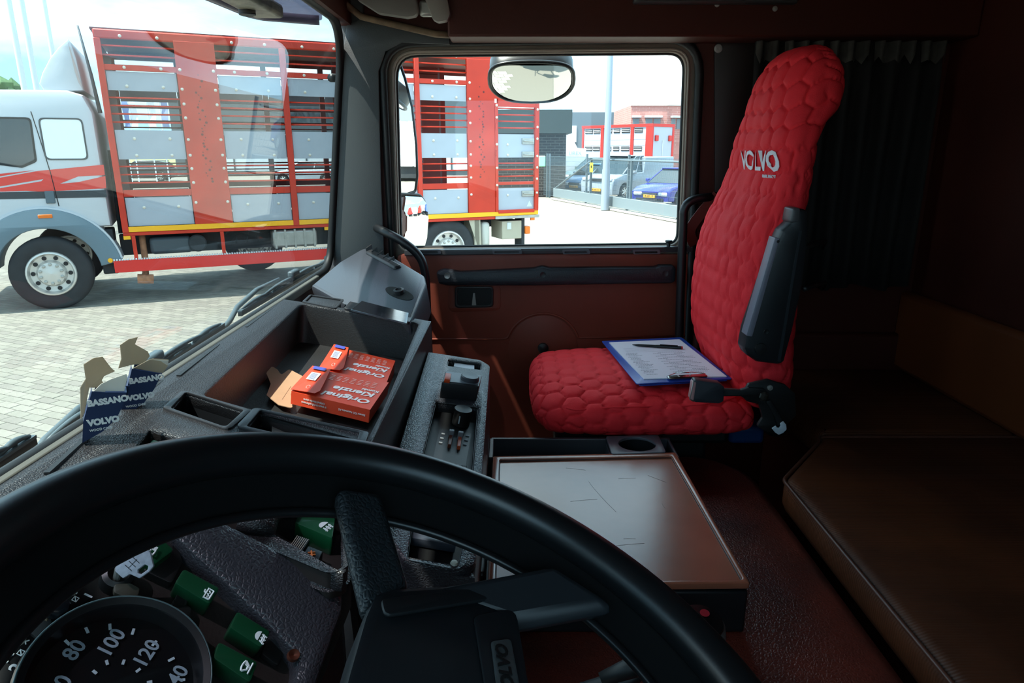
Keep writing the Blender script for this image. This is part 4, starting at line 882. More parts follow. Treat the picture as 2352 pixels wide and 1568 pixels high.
chip(DP, [(352, 1008), (385, 1022), (350, 1060), (318, 1046)], -.03, -.006, 'green_switch', mat('green_bright', '14633a', .3), dash)
# ridge between pods
rg = smooth_path([DP.w(*DP.px(655, 1130), .0), DP.w(*DP.px(630, 1160), .006), DP.w(*DP.px(600, 1195), .008), DP.w(*DP.px(585, 1225), .0)], 4)
MB().tube(rg, .020, 10).build('pod_ridge', GRAINF, dash, smooth='all')
# instrument binnacle
KN = V((-.3, -.5, .8)).normalized(); K0 = at(270, 1560, .52)
kx = V((1, 0, 0)); kx = (kx - KN*kx.dot(KN)).normalized()
KF = Frame(K0, kx, KN.cross(kx))
kb = KF.pp([(-160, 1330), (150, 1240), (250, 1190), (330, 1170), (440, 1152), (640, 1240), (800, 1335), (800, 1400), (705, 1640), (-160, 1700)], -.03)
bin_ = plate('instrument_panel', KF, kb, mat('instrument_brown_black', '241d1a', .5, var=.25, vscale=15, bump=.15, bscale=300), dash, -.05, -.022)
lea = KF.pp([(338, 1175), (440, 1156), (600, 1236), (770, 1322), (792, 1345), (790, 1400), (705, 1640), (640, 1700), (690, 1510), (560, 1380)], .0)
lm = plate('padded_brow', KF, rnd(lea, [.01, .02, .03, .02, .02, .02, .01, .0, .02, .04]), GRAIN, dash, -.05, .0, bev=.008)
blk = MB(); c_ = [KF.w(a, b, -.05) for a, b in kb]; n = len(c_)
blk.add(c_ + [V((p.x, p.y, 1.3)) for p in c_], [tuple(range(n, 2*n))[::-1]] + [(i, (i+1) % n, (i+1) % n+n, i+n) for i in range(n)]); blk.build('column_cowl', BP, dash)
# speedometer (tachograph)
R0 = .0625
gc = KF.px(272, 1562, .0); spd = MB().lathe(KF.w(*gc, -.022), KF.n, [(R0+.006, 0), (R0+.006, .020), (R0+.003, .026), (R0-.002, .024), (R0-.005, .006), (0, .006)], 64).build('tachograph', mat('gauge_black', '0b0c0e', .35), dash, smooth=35)
MB().tube([KF.w(gc[0]+(R0+.004)*cos(2*pi*k/64), gc[1]+(R0+.004)*sin(2*pi*k/64), .003) for k in range(64)], .0008, 6, closed=True).build('bezel_edge', mat('bezel_teal', '55686a', .35, metal=.4), spd, smooth='all')
MB().lathe(KF.w(*gc, 0), KF.n, [(R0-.002, .0), (R0-.002, .001), (0, .001)], 64).build('gauge_glass', glass('gauge_glass', (.93, .95, .96), .8), spd)
DIG = mat('digit_grey', '9aa0a8', .6)
xr = KF.x; tdir = KF.w(*KF.px(300, 1522, -.014)) - KF.w(*KF.px(272, 1562, -.014)); tdir.normalize(); yd = KF.n.cross(tdir)
for s, u, v in (('80', 172, 1492), ('100', 257, 1475), ('120', 338, 1500), ('140', 404, 1560), ('60', 138, 1575)):
    text('dial_number', s, KF.w(*KF.px(u, v, -.014), -.0145), tdir, yd, .0165, DIG, spd, ext=.0002, bold=.0003, sx=.92)
for u, v in ((155, 1474), (200, 1446), (253, 1438), (306, 1449), (355, 1476), (394, 1513), (420, 1560), (218, 1542), (246, 1520), (284, 1519), (318, 1538), (344, 1565)):
    p = V(KF.px(u, v, -.014)); d = (p-V(gc)); L_ = d.length; d.normalize(); e = V((-d.y, d.x)); w = .0016; l_ = .0032 if v < 1515 else .0024
    c = KF.w(p.x, p.y, -.0147); D3 = KF.x*d.x+KF.y*d.y; E3 = KF.x*e.x+KF.y*e.y
    MB().box(c, (l_*1.6, w*1.3, .0005), (D3, E3, KF.n)).build('tick', mat('tick_grey', 'c9ccd0', .6), spd)
# tachograph driver clocks and lever
def kch(pts, c0, c1, name, m, r=.003, bev=.001, parent=dash): return plate(name, KF, rnd(KF.pp(pts, c1), r), m, parent, c0, c1, bev=bev)
kch([(-40, 1545), (130, 1325), (215, 1355), (205, 1375), (120, 1440), (70, 1520), (60, 1600), (-40, 1640)], -.022, -.014, 'tachograph_face', mat('face_black', '101214', .35), parent=spd)
for u, v in ((163, 1345), (41, 1458)):
    MB().lathe(KF.w(*KF.px(u, v, -.008), -.014), KF.n, [(.0062, 0), (.0062, .006), (.0048, .0085), (0, .009)], 20).build('cream_button', mat('cream_button', 'cbc6b8', .4), spd, smooth=40, label='round cream push button')
kch([(50, 1425), (75, 1395), (112, 1405), (122, 1435), (88, 1468), (72, 1455)], -.014, -.010, 'lever_socket', mat('socket_grey', '3a3a3a', .5), parent=spd)
lv = kch([(78, 1400), (86, 1372), (108, 1354), (140, 1362), (168, 1378), (160, 1400), (140, 1412), (112, 1408)], -.010, .002, 'rotary_lever', mat('lever_gloss', '0f1418', .15, spec=.7), r=.006, bev=.004, parent=spd)
kch([(82, 1404), (112, 1418), (109, 1426), (80, 1410)], -.009, -.007, 'lever_tab', mat('tab_brass', '6b5a46', .5), r=.001, parent=spd)
for s, u, v, z in (('1', 204, 1367, .009), ('2', 38, 1534, .012)):
    text('dial_number', s, KF.w(*KF.px(u, v, -.013), -.0135), tdir, yd, z, mat('tick_grey', 'c9ccd0', .6), spd, ext=.0002, bold=.0003)
def ksym(parts, u, v, c, s, parent=spd): 
    ax = atan2(tdir.dot(KF.y), tdir.dot(KF.x)); return dsym(KF, parts, c, parent, s, KF.px(u, v, c), ax)
bed_ = [('l', [(-1, 0), (1, 0)], 1.2), ('l', [(-1, .6), (-1, -.6)], 1.2), ('l', [(1, -.5), (1, 0)], 1.2)]
ksym(bed_, 178, 1354, -.0138, .003); ksym(bed_, 20, 1510, -.0138, .003)
box_ = [('l', [(-1, -1), (1, -1), (1, 1), (-1, 1), (-1, -1)], .7), ('l', [(-1, -1), (1, 1)], .7)]
ksym(box_, 173, 1376, -.0138, .0018); ksym(box_, 48, 1499, -.0138, .0018); ksym([('l', [(-1, -1), (1, 1)], .8), ('l', [(-1, 1), (1, -1)], .8)], 58, 1473, -.0138, .0018)
MB().tube([KF.w(*KF.px(20, 1498, -.01), -.0135), KF.w(*KF.px(38, 1480, -.01), -.0135)], .0011, 6).build('pointer', mat('cream_button', 'cbc6b8', .4), spd)
# green warning switches on the panel
KFg = mat('dark_green_switch', '0d3d24', .3, spec=.6)
g1 = kch([(302, 1198), (330, 1200), (400, 1262), (350, 1300), (270, 1232)], -.022, -.002, 'green_switch', KFg)
kch([(352, 1262), (402, 1230), (420, 1290), (395, 1340), (330, 1310)], -.022, -.012, 'switch_body', mat('switch_black', '131212', .4))
g2 = kch([(422, 1305), (505, 1350), (482, 1388), (402, 1338)], -.022, .000, 'green_switch', KFg)
g3 = kch([(545, 1402), (622, 1450), (600, 1487), (528, 1440)], -.022, .000, 'green_switch', KFg)
g4 = kch([(502, 1472), (592, 1520), (575, 1568), (490, 1510)], -.022, .000, 'green_switch', KFg)
ksym([('l', [(-1, -.7), (1, -.7), (1.1, .5), (-1.1, .5), (-1, -.7)], 1.3), ('l', [(-.7, 0), (-.35, -.3), (0, .1), (.35, -.3), (.7, .1)], 1.2), ('l', [(0, .5), (.2, 1), (.6, 1)], 1.2)], 478, 1364, .0005, .0042, g2)
ksym(fog, 598, 1462, .0005, .0042, g3)
ksym([('l', [(-1, -.8), (1.2, -.8)], 1.2), ('l', arc(0, -1.2, 2.0, 60, 120, 8), 1.2), ('l', [(1.0, .5), (.4, -.3)], 1.2), ('l', [(-1.0, .5), (-.4, -.3)], 1.2), ('l', arc(0, -1.2, .95, 60, 120, 6), 1.2), ('l', [(.1, -.6), (.5, .4)], 1.2)], 565, 1532, .0005, .0045, g4)
ksym([('l', [(-1, -.5), (.2, -.5), (.2, .6), (-1, .6), (-1, -.5)], 1.3), ('p', [(.3, -.5), (1.2, -.5), (1.2, .1), (.8, .4), (.3, .2)])], 352, 1265, .0005, .0036, g1)
for pts in ([(415, 1342), (440, 1352), (425, 1400), (398, 1385)], [(395, 1370), (440, 1395), (435, 1430), (400, 1410)], [(620, 1455), (660, 1475), (640, 1530), (600, 1500)]):
    kch(pts, -.022, -.014, 'switch_body', mat('switch_black', '131212', .4))
MB().lathe(KF.w(*KF.px(676, 1502, -.0), -.004), KF.n, [(.0055, 0), (.005, .004), (.002, .003), (0, .002)], 14).build('screw', mat('copper_screw', '6b3b2c', .4, metal=.6), dash, smooth=40)
# ignition lock + key
MB().lathe(KF.w(*KF.px(275, 1312, -.005), -.022), KF.n, [(.013, 0), (.013, .014), (.009, .016), (.008, .010), (0, .010)], 24).build('ignition_lock', mat('lock_black', '141414', .4), dash, smooth=40)
key = empty('ignition_key', KF.w(*KF.px(280, 1308), .0), 'grey-headed ignition key in the lock above the speedometer', 'key')
k0 = at(282, 1307, .585-.01); KFk = Frame(k0, (KF.x*.75+KF.y*-.2+KF.n*.6), (KF.x*.25+KF.y*.95))
kh = [(268, 1292), (286, 1280), (322, 1247), (334, 1250), (347, 1270), (354, 1300), (345, 1312), (322, 1328), (300, 1318), (284, 1328), (266, 1312)]
hole_ = rnd(KFk.pp([(318, 1308), (334, 1296), (342, 1300), (340, 1308), (326, 1318), (318, 1316)]), .001)
plate('key_head', KFk, rnd(KFk.pp(kh), .0015), mat('key_grey', '8d929c', .5, var=.15, vscale=200), key, -.002, .002, holes=[hole_], bev=.0007)
MB().fbox(KFk, *sorted((KFk.px(285, 1283)[0], KFk.px(312, 1262)[0])), KFk.px(285, 1283)[1]-.001, KFk.px(285, 1283)[1]+.001, .002, .003).build('key_label', mat('label_beige', 'a59f86', .5), key)
tag_b = MB(); kc = KFk.px(308, 1293)
for i in range(3): tag_b.tube([KFk.w(kc[0]-.005+.004*i, kc[1]-.004, .0022), KFk.w(kc[0]-.005+.004*i, kc[1]+.004, .0022)], .00025, 4)
tag_b.tube([KFk.w(kc[0]-.005, kc[1], .0022), KFk.w(kc[0]+.004, kc[1], .0022)], .00025, 4); tag_b.build('key_marking', BLK, key)
MB().tube([KFk.w(*KFk.px(272, 1306), 0), KF.w(*KF.px(275, 1312), -.015)], .003, 8).build('key_shaft', STEEL, key)
fb_ = KF.pp([(262, 1340), (300, 1338), (322, 1350), (318, 1368), (290, 1372), (262, 1360)], -.006)
plate('key_fob', KF, rnd(fb_, .003), mat('fob_olive', '3a382e', .5), key, -.012, -.006, bev=.001)
# ================================================================== STEERING WHEEL
WC = V((.285, .045, 1.935)); wa = rad(21.5); WF = Frame(WC, (1, 0, 0), (0, cos(wa), sin(wa)))
sw = empty('steering_wheel', WC, 'large black four-spoke steering wheel in the foreground', 'steering wheel')
WB = mat('wheel_black', '131517', .33, spec=.5); WG = mat('wheel_grained', '1e2529', .42, bump=.35, bscale=240, btype='leather')
def wring(R, c, r, name, m, flat=1, parent=sw, seg=14): return MB().tube([WF.w(R*cos(2*pi*k/120), R*sin(2*pi*k/120), c) for k in range(120)], r, seg, closed=True).build(name, m, parent, smooth='all')
wring(.2245, 0, .0155, 'rim', WB)
pr = [(.2245, -.010), (.210, -.020), (.198, -.028), (.193, -.031), (.197, -.034), (.21, -.028), (.2245, -.016)]
lb = MB(); lb.lathe(WF.w(0, 0), WF.n, pr + [pr[0]], 120, cap=False); lb.build('rim_flange', mat('flange_black', '0a0b0c', .7, spec=.2), sw, smooth=60); wring(.1925, -.030, .0035, 'rim_rib', WB)
PC = -.035; PF = WF.up(PC)
def wpp(pts, c=0): return PF.pp(pts, c)
pad = wpp([(862, 1358), (905, 1345), (1165, 1332), (1185, 1420), (1255, 1760), (1200, 2000), (760, 1990), (740, 1760), (800, 1540), (838, 1410)])
pdp = plate('horn_pad', PF, rnd(pad, [.006, .004, .004, .01, .03, .03, .03, .02, .02, .01]), mat('pad_black', '1d2125', .42, spec=.4), sw, -.045, .0, bev=.006)
plate('pad_channel', PF, rnd(wpp([(1085, 1420), (1182, 1400), (1215, 1600), (1120, 1640)]), .008), mat('pad_channel', '1c2024', .45), pdp, .0, .003, bev=.0015)
bdg = rnd(wpp([(1127, 1475), (1172, 1468), (1205, 1640), (1150, 1660)], .004), .003)
plate('badge', PF, bdg, mat('badge_grey', '4a4e4f', .45, var=.15, vscale=120), pdp, .003, .0055, bev=.001)
lt = (PF.w(*PF.px(1150, 1480, .006)) - PF.w(*PF.px(1178, 1640, .006))).normalized()
text('badge_lettering', 'VOLVO', PF.w(*PF.px(1162, 1540, .006), .006), lt, PF.n.cross(lt), .0118, mat('badge_black', '0e1011', .5), pdp, ext=.0004, bold=.0004, sx=1.15)
plate('grip_bar', PF, rnd(wpp([(876, 1372), (1160, 1340), (1168, 1366), (884, 1412)], .004), .005), mat('pad_recess', '15181b', .5), pdp, .0, .004, bev=.0018)
# mirrored grip bar on the far-left half
sp1 = [(762, 1105), (880, 1118), (950, 1336), (862, 1372), (850, 1350), (800, 1230)]
def spoke(pts_rim, pts_pad, sm_=None):
    sm_ = sm_ or WG
    a0, a1 = pts_rim; b0, b1 = pts_pad
    top_ = [WF.w(*a0, -.006), WF.w(*a1, -.006), WF.w(*b1, PC-.004), WF.w(*b0, PC-.004)]
    o = WF.n*-.016
    vs = top_+[p+o for p in top_]
    return obj('spoke', vs, [(0, 1, 2, 3), (7, 6, 5, 4), (0, 4, 5, 1), (1, 5, 6, 2), (2, 6, 7, 3), (3, 7, 4, 0)], sm_, sw, bev=.009, seg=3)
rimA = (WF.px(772, 1112, -.006), WF.px(880, 1125, -.006)); padA = (PF.px(846, 1392), PF.px(952, 1338))
spoke(rimA, padA)
rimB = (WF.px(1268, 1300, -.01), WF.px(1420, 1395, -.01)); padB = (PF.px(948, 1340), PF.px(1180, 1420))
spoke(rimB, padB, mat('pad_black', '1d2125', .42))
mir = lambda p: (-p[0], p[1])
spoke(tuple(mir(p) for p in rimA[::-1]), tuple(mir(p) for p in padA[::-1])); spoke(tuple(mir(p) for p in rimB[::-1]), tuple(mir(p) for p in padB[::-1]))
MB().tube([WF.w(0, 0, -.08), WF.w(0, 0, -.42)], .035, 16).build('column', BP, sw, smooth=40)
# ================================================================== PASSENGER SEAT
CLOTH = mat('red_quilted_cloth', 'ea2c34', .75, bump=.25, bscale=500, spec=.2)
def hexd(x, y, s):
    """distance to the nearest quilting seam, as 0 on the seam .. 1 in the cell"""
    x /= s; y /= s; best = []
    for (ox, oy) in ((0, 0), (.5, .8660254)):
        cx = round(x-ox)+ox; cy = round((y-oy)/1.7320508)*1.7320508+oy
        for dx in (-1, 0, 1):
            best.append(((x-cx-dx)**2+(y-cy)**2)**.5)
    best.sort(); return min(1, (best[1]-best[0])*1.6)
def quilt(x, y, s):
    h = hexd(x, y, s); return .0068*(1-exp(-h/.12)) - .003 + .0016*h
def loft(name, sections, m, parent, cell=.052, nr=220, rows=170, wr=.003, seed=0, qa=1):
    """sections: list of (centre V, half-width vector V, half-depth vector V, exponent); smooth interpolation"""
    S = sections; n = len(S)
    def cr(a, b, c, d, t): return .5*((2*b)+(-a+c)*t+(2*a-5*b+4*c-d)*t*t+(-a+3*b-3*c+d)*t**3)
    pts = []; cum = 0; prev = None; vs = []
    per = []
    for r in range(rows+1):
        f = r/rows*(n-1); i = min(int(f), n-2); t = f-i
        q = [S[max(i-1, 0)], S[i], S[i+1], S[min(i+2, n-1)]]
        c = cr(*[k[0] for k in q], t); A = cr(*[k[1] for k in q], t); B = cr(*[k[2] for k in q], t); ex = cr(*[k[3] for k in q], t)
        if prev is not None: cum += (c-prev).length
        prev = c; ring_ = []; al = 0; lp = None
        for j in range(nr):
            th = 2*pi*j/nr; ct, st = cos(th), sin(th)
            p = c + A*(abs(ct)**(2/ex)*(1 if ct > 0 else -1)) + B*(abs(st)**(2/ex)*(1 if st > 0 else -1))
            if lp is not None: al += (p-lp).length
            lp = p; ring_.append((p, al))
        per.append((ring_, cum, al, c))
    ref = max(p[2] for p in per)
    bm = bmesh.new(); rowsv = []
    for ring_, cm, al, c in per:
        rowsv.append([bm.verts.new(p) for p, a in ring_])
    for r in range(rows):
        for j in range(nr):
            a, b, c2, d = rowsv[r][j], rowsv[r][(j+1) % nr], rowsv[r+1][(j+1) % nr], rowsv[r+1][j]
            try: bm.faces.new((a, b, c2, d))
            except ValueError: pass
    bm.faces.new(rowsv[0][::-1]); bm.faces.new(rowsv[-1]); bmesh.ops.recalc_face_normals(bm, faces=bm.faces); bm.normal_update()
    no = [[v.normal.copy() for v in row] for row in rowsv]
    for r, (ring_, cm, al, c) in enumerate(per):
        for j, (p, a) in enumerate(ring_):
            q = quilt(a*1.0-al*.25+.003, cm, cell); e = min(1, min(r, rows-r)/5)
            w = noise.noise(V((p.x*9+seed, p.y*9, p.z*9)))*wr + noise.noise(V((p.x*26+seed, p.y*22, p.z*14)))*wr*.45
            rowsv[r][j].co = p + no[r][j]*(q*e*qa + w)
    vs = [v.co.copy() for v in bm.verts]; bm.verts.index_update(); fs = [[v.index for v in f.verts] for f in bm.faces]; bm.free()
    return obj(name, vs, fs, m, parent, smooth='all')
seat = empty('passenger_seat', (1.65, -.32, 1.1), 'high-backed passenger seat in a red quilted cover', 'seat')
X0 = 1.65
def bs(y, z, hw, hd, ex=3.2, lean=.12): return (V((X0, y, z)), V((-hw, 0, 0)), V((0, hd*cos(lean), -hd*sin(lean))), ex)
back = loft('backrest', [bs(-0.5950, 1.63, 0.15, 0.0350, 2.4), bs(-0.5875, 1.645, 0.2, 0.0525, 2.8), bs(-0.5750, 1.7, 0.23, 0.0650, 3.2), bs(-0.5615, 1.78, 0.24, 0.0735, 3.2), bs(-0.5575, 1.9, 0.24, 0.0725, 3.2), bs(-0.5650, 2.02, 0.226, 0.0630, 3.2), bs(-0.5930, 2.14, 0.200, 0.0440, 3.2), bs(-0.6030, 2.22, 0.188, 0.0450, 3.2), bs(-0.6160, 2.255, 0.178, 0.0520, 3.2), bs(-0.6340, 2.29, 0.168, 0.0660, 3), bs(-0.6420, 2.34, 0.154, 0.0660, 2.8), bs(-0.6440, 2.375, 0.134, 0.0560, 2.6), bs(-0.6450, 2.398, 0.105, 0.0450, 2.4), bs(-0.6465, 2.412, 0.065, 0.0285, 2.2), bs(-0.6500, 2.416, 0.02, 0.0100, 2)], CLOTH, seat, cell=.054, qa=1.15, wr=.0016)
def cs(y, z, hw, hd, ex=2.8): return (V((X0, y, z)), V((-hw, 0, 0)), V((0, 0, hd)), ex)
cush = loft('seat_cushion', [cs(-.050, 1.615, .08, .012, 2), cs(-.054, 1.615, .15, .028, 2.2), cs(-.070, 1.615, .195, .045, 2.4), cs(-.10, 1.615, .222, .054, 2.5), cs(-.18, 1.617, .236, .058, 2.6), cs(-.30, 1.617, .238, .058, 2.6), cs(-.42, 1.615, .236, .057, 2.6), cs(-.50, 1.612, .226, .052, 2.5), cs(-.545, 1.61, .20, .04, 2.3), cs(-.56, 1.61, .1, .02, 2)], CLOTH, seat, cell=.052, seed=4)
# piping seam along the cushion front
sm = []
for u, v in ((1302, 940), (1318, 942), (1340, 938), (1400, 934), (1480, 932), (1560, 932), (1630, 926)):
    pass
bvh = BVHTree.FromObject(back, bpy.context.evaluated_depsgraph_get()); bo = WL[back.name]
cbvh = BVHTree.FromObject(cush, bpy.context.evaluated_depsgraph_get()); co_ = WL[cush.name]
for u, v in ((1300, 936), (1320, 941), (1345, 940), (1400, 936), (1460, 934), (1530, 933), (1600, 930), (1650, 922), (1690, 912)):
    h = cbvh.ray_cast(EYE-co_, ray(u, v).normalized())
    if h[0]: sm.append(h[0]+co_)
if len(sm) > 3: MB().tube(smooth_path(sm), .0022, 6).build('piping', CLOTH, cush, smooth='all')
def onback(p, dz=0):
    q = V((p.x, p.y+.3, p.z)) - bo; h = bvh.ray_cast(q, V((0, -1, 0)))
    return (h[0]+bo+V((0, .0035+dz, 0))) if h[0] else p
lc_ = ony(1740, 371, -.50)
lx = onx(1700, 352, 1.70)
# lettering runs from the far side (left in the photo) to the near side: text direction is -x
tw = mat('letter_white', 'e9e6ea', .7)
def lettering(s, u, v, size, sx, bold):
    # find the point of the seat front seen at this pixel
    d = ray(u, v).normalized(); h = bvh.ray_cast(EYE-bo, d); c = h[0]+bo
    return text('lettering', s, c+V((0, .02, 0)), (-1, 0, 0), (0, 0, 1), size, tw, back, ext=.0006, bold=bold, sx=sx, proj=lambda p, z: onback(p + V((1, 0, 0))*(p.z-c.z)*.6, max(z, 0)*1.5))
lettering('VOLVO', 1740, 371, .058, 1.12, .0016)
lettering('ORIGINAL PARTS', 1764, 405, .0085, .9, .0002)
# seat base, hinge and metalwork
SB = mat('seat_frame_black', '101112', .5)
MB().box((1.67, -.31, 1.545), (.32, .42, .05)).build('seat_base', SB, seat, bev=.012)
MB().box((1.69, -.31, 1.29), (.28, .34, .46)).build('pedestal', SB, seat, bev=.01)
MB().lathe((1.65, -.31, 1.08), (0, 0, 1), [(.2, 0), (.2, .02), (.16, .03)], 24).build('floor_plate', SB, seat)
sh = MB().box((1.65, -.62, 1.62), (.36, .05, .14)).build('back_hinge_cover', SB, seat, bev=.02)
AF = Frame((1.385, 0, 0), (0, -1, 0), Zv)     # near flank of the seat
hinge_poly = AF.pp([(1700, 905), (1716, 878), (1760, 868), (1800, 880), (1822, 900), (1825, 950), (1800, 975), (1760, 990), (1735, 975), (1748, 955), (1740, 925), (1712, 918)])
plate('recliner_bracket', AF, rnd(hinge_poly, .006), SB, seat, .0, .01, bev=.002)
MB().lathe(AF.w(*AF.px(1748, 904), .01), AF.n, [(.013, 0), (.013, .004), (.008, .008), (0, .009)], 6).build('bracket_bolt', mat('bolt_dark', '4a4640', .35, metal=.6), seat)
MB().lathe(AF.w(*AF.px(1764, 886), .008), AF.n, [(.006, 0), (.006, .006), (0, .007)], 8).build('bracket_bolt', STEEL, seat)
plate('recliner_lever', AF, rnd(AF.pp([(1752, 915), (1764, 912), (1788, 950), (1790, 968), (1778, 970), (1772, 950)]), .003), SB, seat, .01, .018, bev=.002)
hk = AF.pp([(1765, 975), (1774, 969), (1776, 973), (1781, 974), (1785, 970), (1784, 964), (1791, 959), (1797, 966), (1798, 977), (1790, 985), (1780, 989), (1772, 984)])
plate('lever_tab', AF, rnd(hk, .001), mat('tab_white', 'c4cad2', .5), seat, .018, .022, bev=.0006, label='white C-shaped plastic tab')
# armrest folded up
ARF = Frame((1.375, 0, 0), (0, -1, 0), Zv)
ar = plate('armrest', ARF, rnd(ARF.pp([(1826, 488), (1840, 478), (1858, 484), (1856, 560), (1846, 650), (1822, 760), (1802, 833), (1790, 838), (1740, 832), (1716, 816), (1709, 800), (1716, 760), (1784, 560), (1798, 530), (1818, 512)]), .012), mat('armrest_black', '16191c', .45, spec=.5), seat, -.05, .0, bev=.008)
plate('armrest_tip', ARF, rnd(ARF.pp([(1818, 478), (1836, 476), (1834, 508), (1812, 512)]), .005), mat('tip_grey', '474749', .4), ar, -.04, .006, bev=.003)
plate('armrest_edge', ARF, rnd(ARF.pp([(1779, 545), (1790, 547), (1727, 772), (1713, 770)]), .002), mat('edge_grey', '7b7884', .4), ar, -.03, .003, bev=.001)
plate('armrest_seam', ARF, rnd(ARF.pp([(1836, 530), (1841, 530), (1792, 830), (1786, 829)]), .001), mat('seam_black', '252a2e', .35), ar, .0, .002)
MB().lathe(ARF.w(*ARF.px(1760, 762), .0), ARF.n, [(.006, 0), (.005, .001), (0, .0)], 14).build('screw_hole', RUB, ar)
MB().lathe(ARF.w(*ARF.px(1747, 801), .0), ARF.n, [(.013, 0), (.012, .003), (0, .004)], 18).build('pivot_cap', SB, ar)
MB().lathe(ARF.w(*ARF.px(1786, 554), .003), ARF.n, [(.003, 0), (.002, .001), (0, .001)], 10).build('rivet', RUB, ar)
for v0 in (560, 655):
    q = [onx(1848, v0+8, 1.38), onx(1870, v0, 1.45), onx(1895, v0-6, 1.7), onx(1888, v0+8, 1.95)]
    MB().tube(q, .006, 6).build('backrest_strap', SB, seat, smooth='all')
# belt buckle
bk = empty('belt_buckle', onx(1625, 895, 1.38), 'black seat belt buckle on its stalk in front of the red cushion', 'buckle')
BF = Frame((1.375, 0, 0), (0, -1, 0), Zv)
plate('buckle_housing', BF, rnd(BF.pp([(1591, 868), (1604, 869), (1650, 876), (1661, 885), (1659, 918), (1648, 923), (1594, 920), (1582, 912)]), .005), mat('buckle_grey_black', '2c3036', .4), bk, -.012, .012, bev=.004)
plate('release_button', BF, rnd(BF.pp([(1588, 872), (1597, 873), (1590, 916), (1582, 912)]), .003), mat('buckle_red', 'b98a88', .35), bk, -.008, .0125, bev=.002, label='pinkish worn release button in a chrome rim')
MB().tube([BF.w(*BF.px(1590, 870), .0115), BF.w(*BF.px(1581, 912), .0115), BF.w(*BF.px(1590, 917), .0115)], .0014, 6).build('chrome_rim', STEEL, bk, smooth='all')
plate('stalk', BF, rnd(BF.pp([(1655, 891), (1700, 894), (1718, 888), (1752, 890), (1762, 902), (1750, 916), (1716, 918), (1700, 908), (1655, 908)]), .003), SB, bk, -.006, .006, bev=.002)
# blue first-aid case low behind the seat
fa = onz(1712, 1020, 1.48); tag(MB().box((1.66, -.60, 1.50), (.10, .09, .05)).build('blue_case', mat('case_blue', '123a6e', .5), bev=.012), 'dark blue case low under the rear of the red seat', 'case')
# ================================================================== CLIPBOARD + PEN
zc = 1.690
CBF = Frame((1.7, -.3, zc), (0, -1, 0), (1, 0, 0)); CBF = Frame((1.7, -.3, zc), (1, 0, 0), (0, 1, 0))
clip = empty('clipboard', (1.7, -.3, zc-.004), 'blue clipboard with printed white sheets lying on the red seat', 'clipboard')
BLUEC = mat('clipboard_blue', '1f48a8', .35)
plate('board', CBF, rnd(CBF.pp([(1382, 782), (1566, 773), (1682, 868), (1462, 880)]), .006), BLUEC, clip, -.004, -.001, bev=.001)
plate('board', CBF, rnd(CBF.pp([(1392, 780), (1568, 776), (1672, 866), (1470, 878)]), .006), BLUEC, clip, -.010, -.0065, bev=.001)
pp4 = [(1399, 787), (1561, 780), (1669, 865), (1479, 871)]
plate('paper_sheet', CBF, CBF.pp(pp4), mat('paper_white', 'e8e6f0', .8), clip, -.001, .0015)
q4 = [V((*CBF.px(*p), 0)) for p in pp4]
def pq4(s, t): return (q4[0]*(1-s)+q4[1]*s)*(1-t) + (q4[3]*(1-s)+q4[2]*s)*t
inkm = mat('print_ink', '6a6a78', .8); ink = MB(); rr = random.Random(11)
for r in range(21):
    t = .22+r*.034
    segs = [(.10, .9)] if r < 4 else ([(.06, .06+rr.uniform(.1, .3)), (.42, .42+rr.uniform(.1, .26)), (.7, .7+rr.uniform(.08, .22))] if r % 2 else [(.08, .08+rr.uniform(.1, .2)), (.5, .5+rr.uniform(.2, .42))])
    for a, b in segs:
        x = a
        while x < b:
            w = rr.uniform(.012, .03); p, q_ = pq4(x, t), pq4(min(b, x+w), t); n_ = V((0, 0, 0)) + (pq4(x, t+.008)-p)
            if r < 4: x = b; q_ = pq4(b, t); n_ = n_*.35
            ink.add([CBF.w(p.x, p.y, .0017), CBF.w(q_.x, q_.y, .0017), CBF.w((q_+n_).x, (q_+n_).y, .0017), CBF.w((p+n_).x, (p+n_).y, .0017)], [(0, 1, 2, 3)]); x += w+.006
tag(ink.build('printed_lines', inkm, clip), kind='stuff')
ca, cb_ = CBF.px(1533, 871), CBF.px(1622, 866)
cl_ = MB(); c1_, c2_ = CBF.w(*ca, .004), CBF.w(*cb_, .004); cl_.box((c1_+c2_)/2, ((c2_-c1_).length, .016, .006), ((c2_-c1_).normalized(), Zv.cross((c2_-c1_).normalized()), Zv)); cl_.build('clip', mat('chrome', 'c9c4c2', .15, metal=1), clip, bev=.002)
MB().tube(smooth_path([CBF.w(*CBF.px(1536, 868), .006), CBF.w(*CBF.px(1552, 864), .008), CBF.w(*CBF.px(1567, 855, .014), .014), CBF.w(*CBF.px(1580, 855, .014), .014), CBF.w(*CBF.px(1592, 862), .008), CBF.w(*CBF.px(1620, 864), .006)]), .0012, 6).build('clip_wire', mat('chrome', 'c9c4c2', .15, metal=1), clip, smooth='all')
pn_ = empty('pen', CBF.w(*CBF.px(1510, 800), .002), 'black ballpoint pen with red end on the white sheet', 'pen')
p0, p1 = CBF.w(*CBF.px(1452, 796), .0055), CBF.w(*CBF.px(1568, 803), .0055); d_ = p1-p0
MB().tube([p0, p0+d_*.03, p0+d_*.12, p0+d_*.45, p0+d_*.52, p0+d_*.97], [.0008, .0016, .0034, .0038, .0044, .0040], 12).build('barrel', mat('pen_black', '15161a', .3), pn_, smooth=50)
MB().tube([p0+d_*.97, p1], [.0041, .0036], 12).build('pen_cap', mat('pen_red', 'c4262a', .4), pn_, smooth=50)
MB().tube([p0+d_*.55+V((0, 0, .005)), p0+d_*.9+V((0, 0, .005))], .0012, 6).build('pen_clip', mat('pen_black', '15161a', .3), pn_)
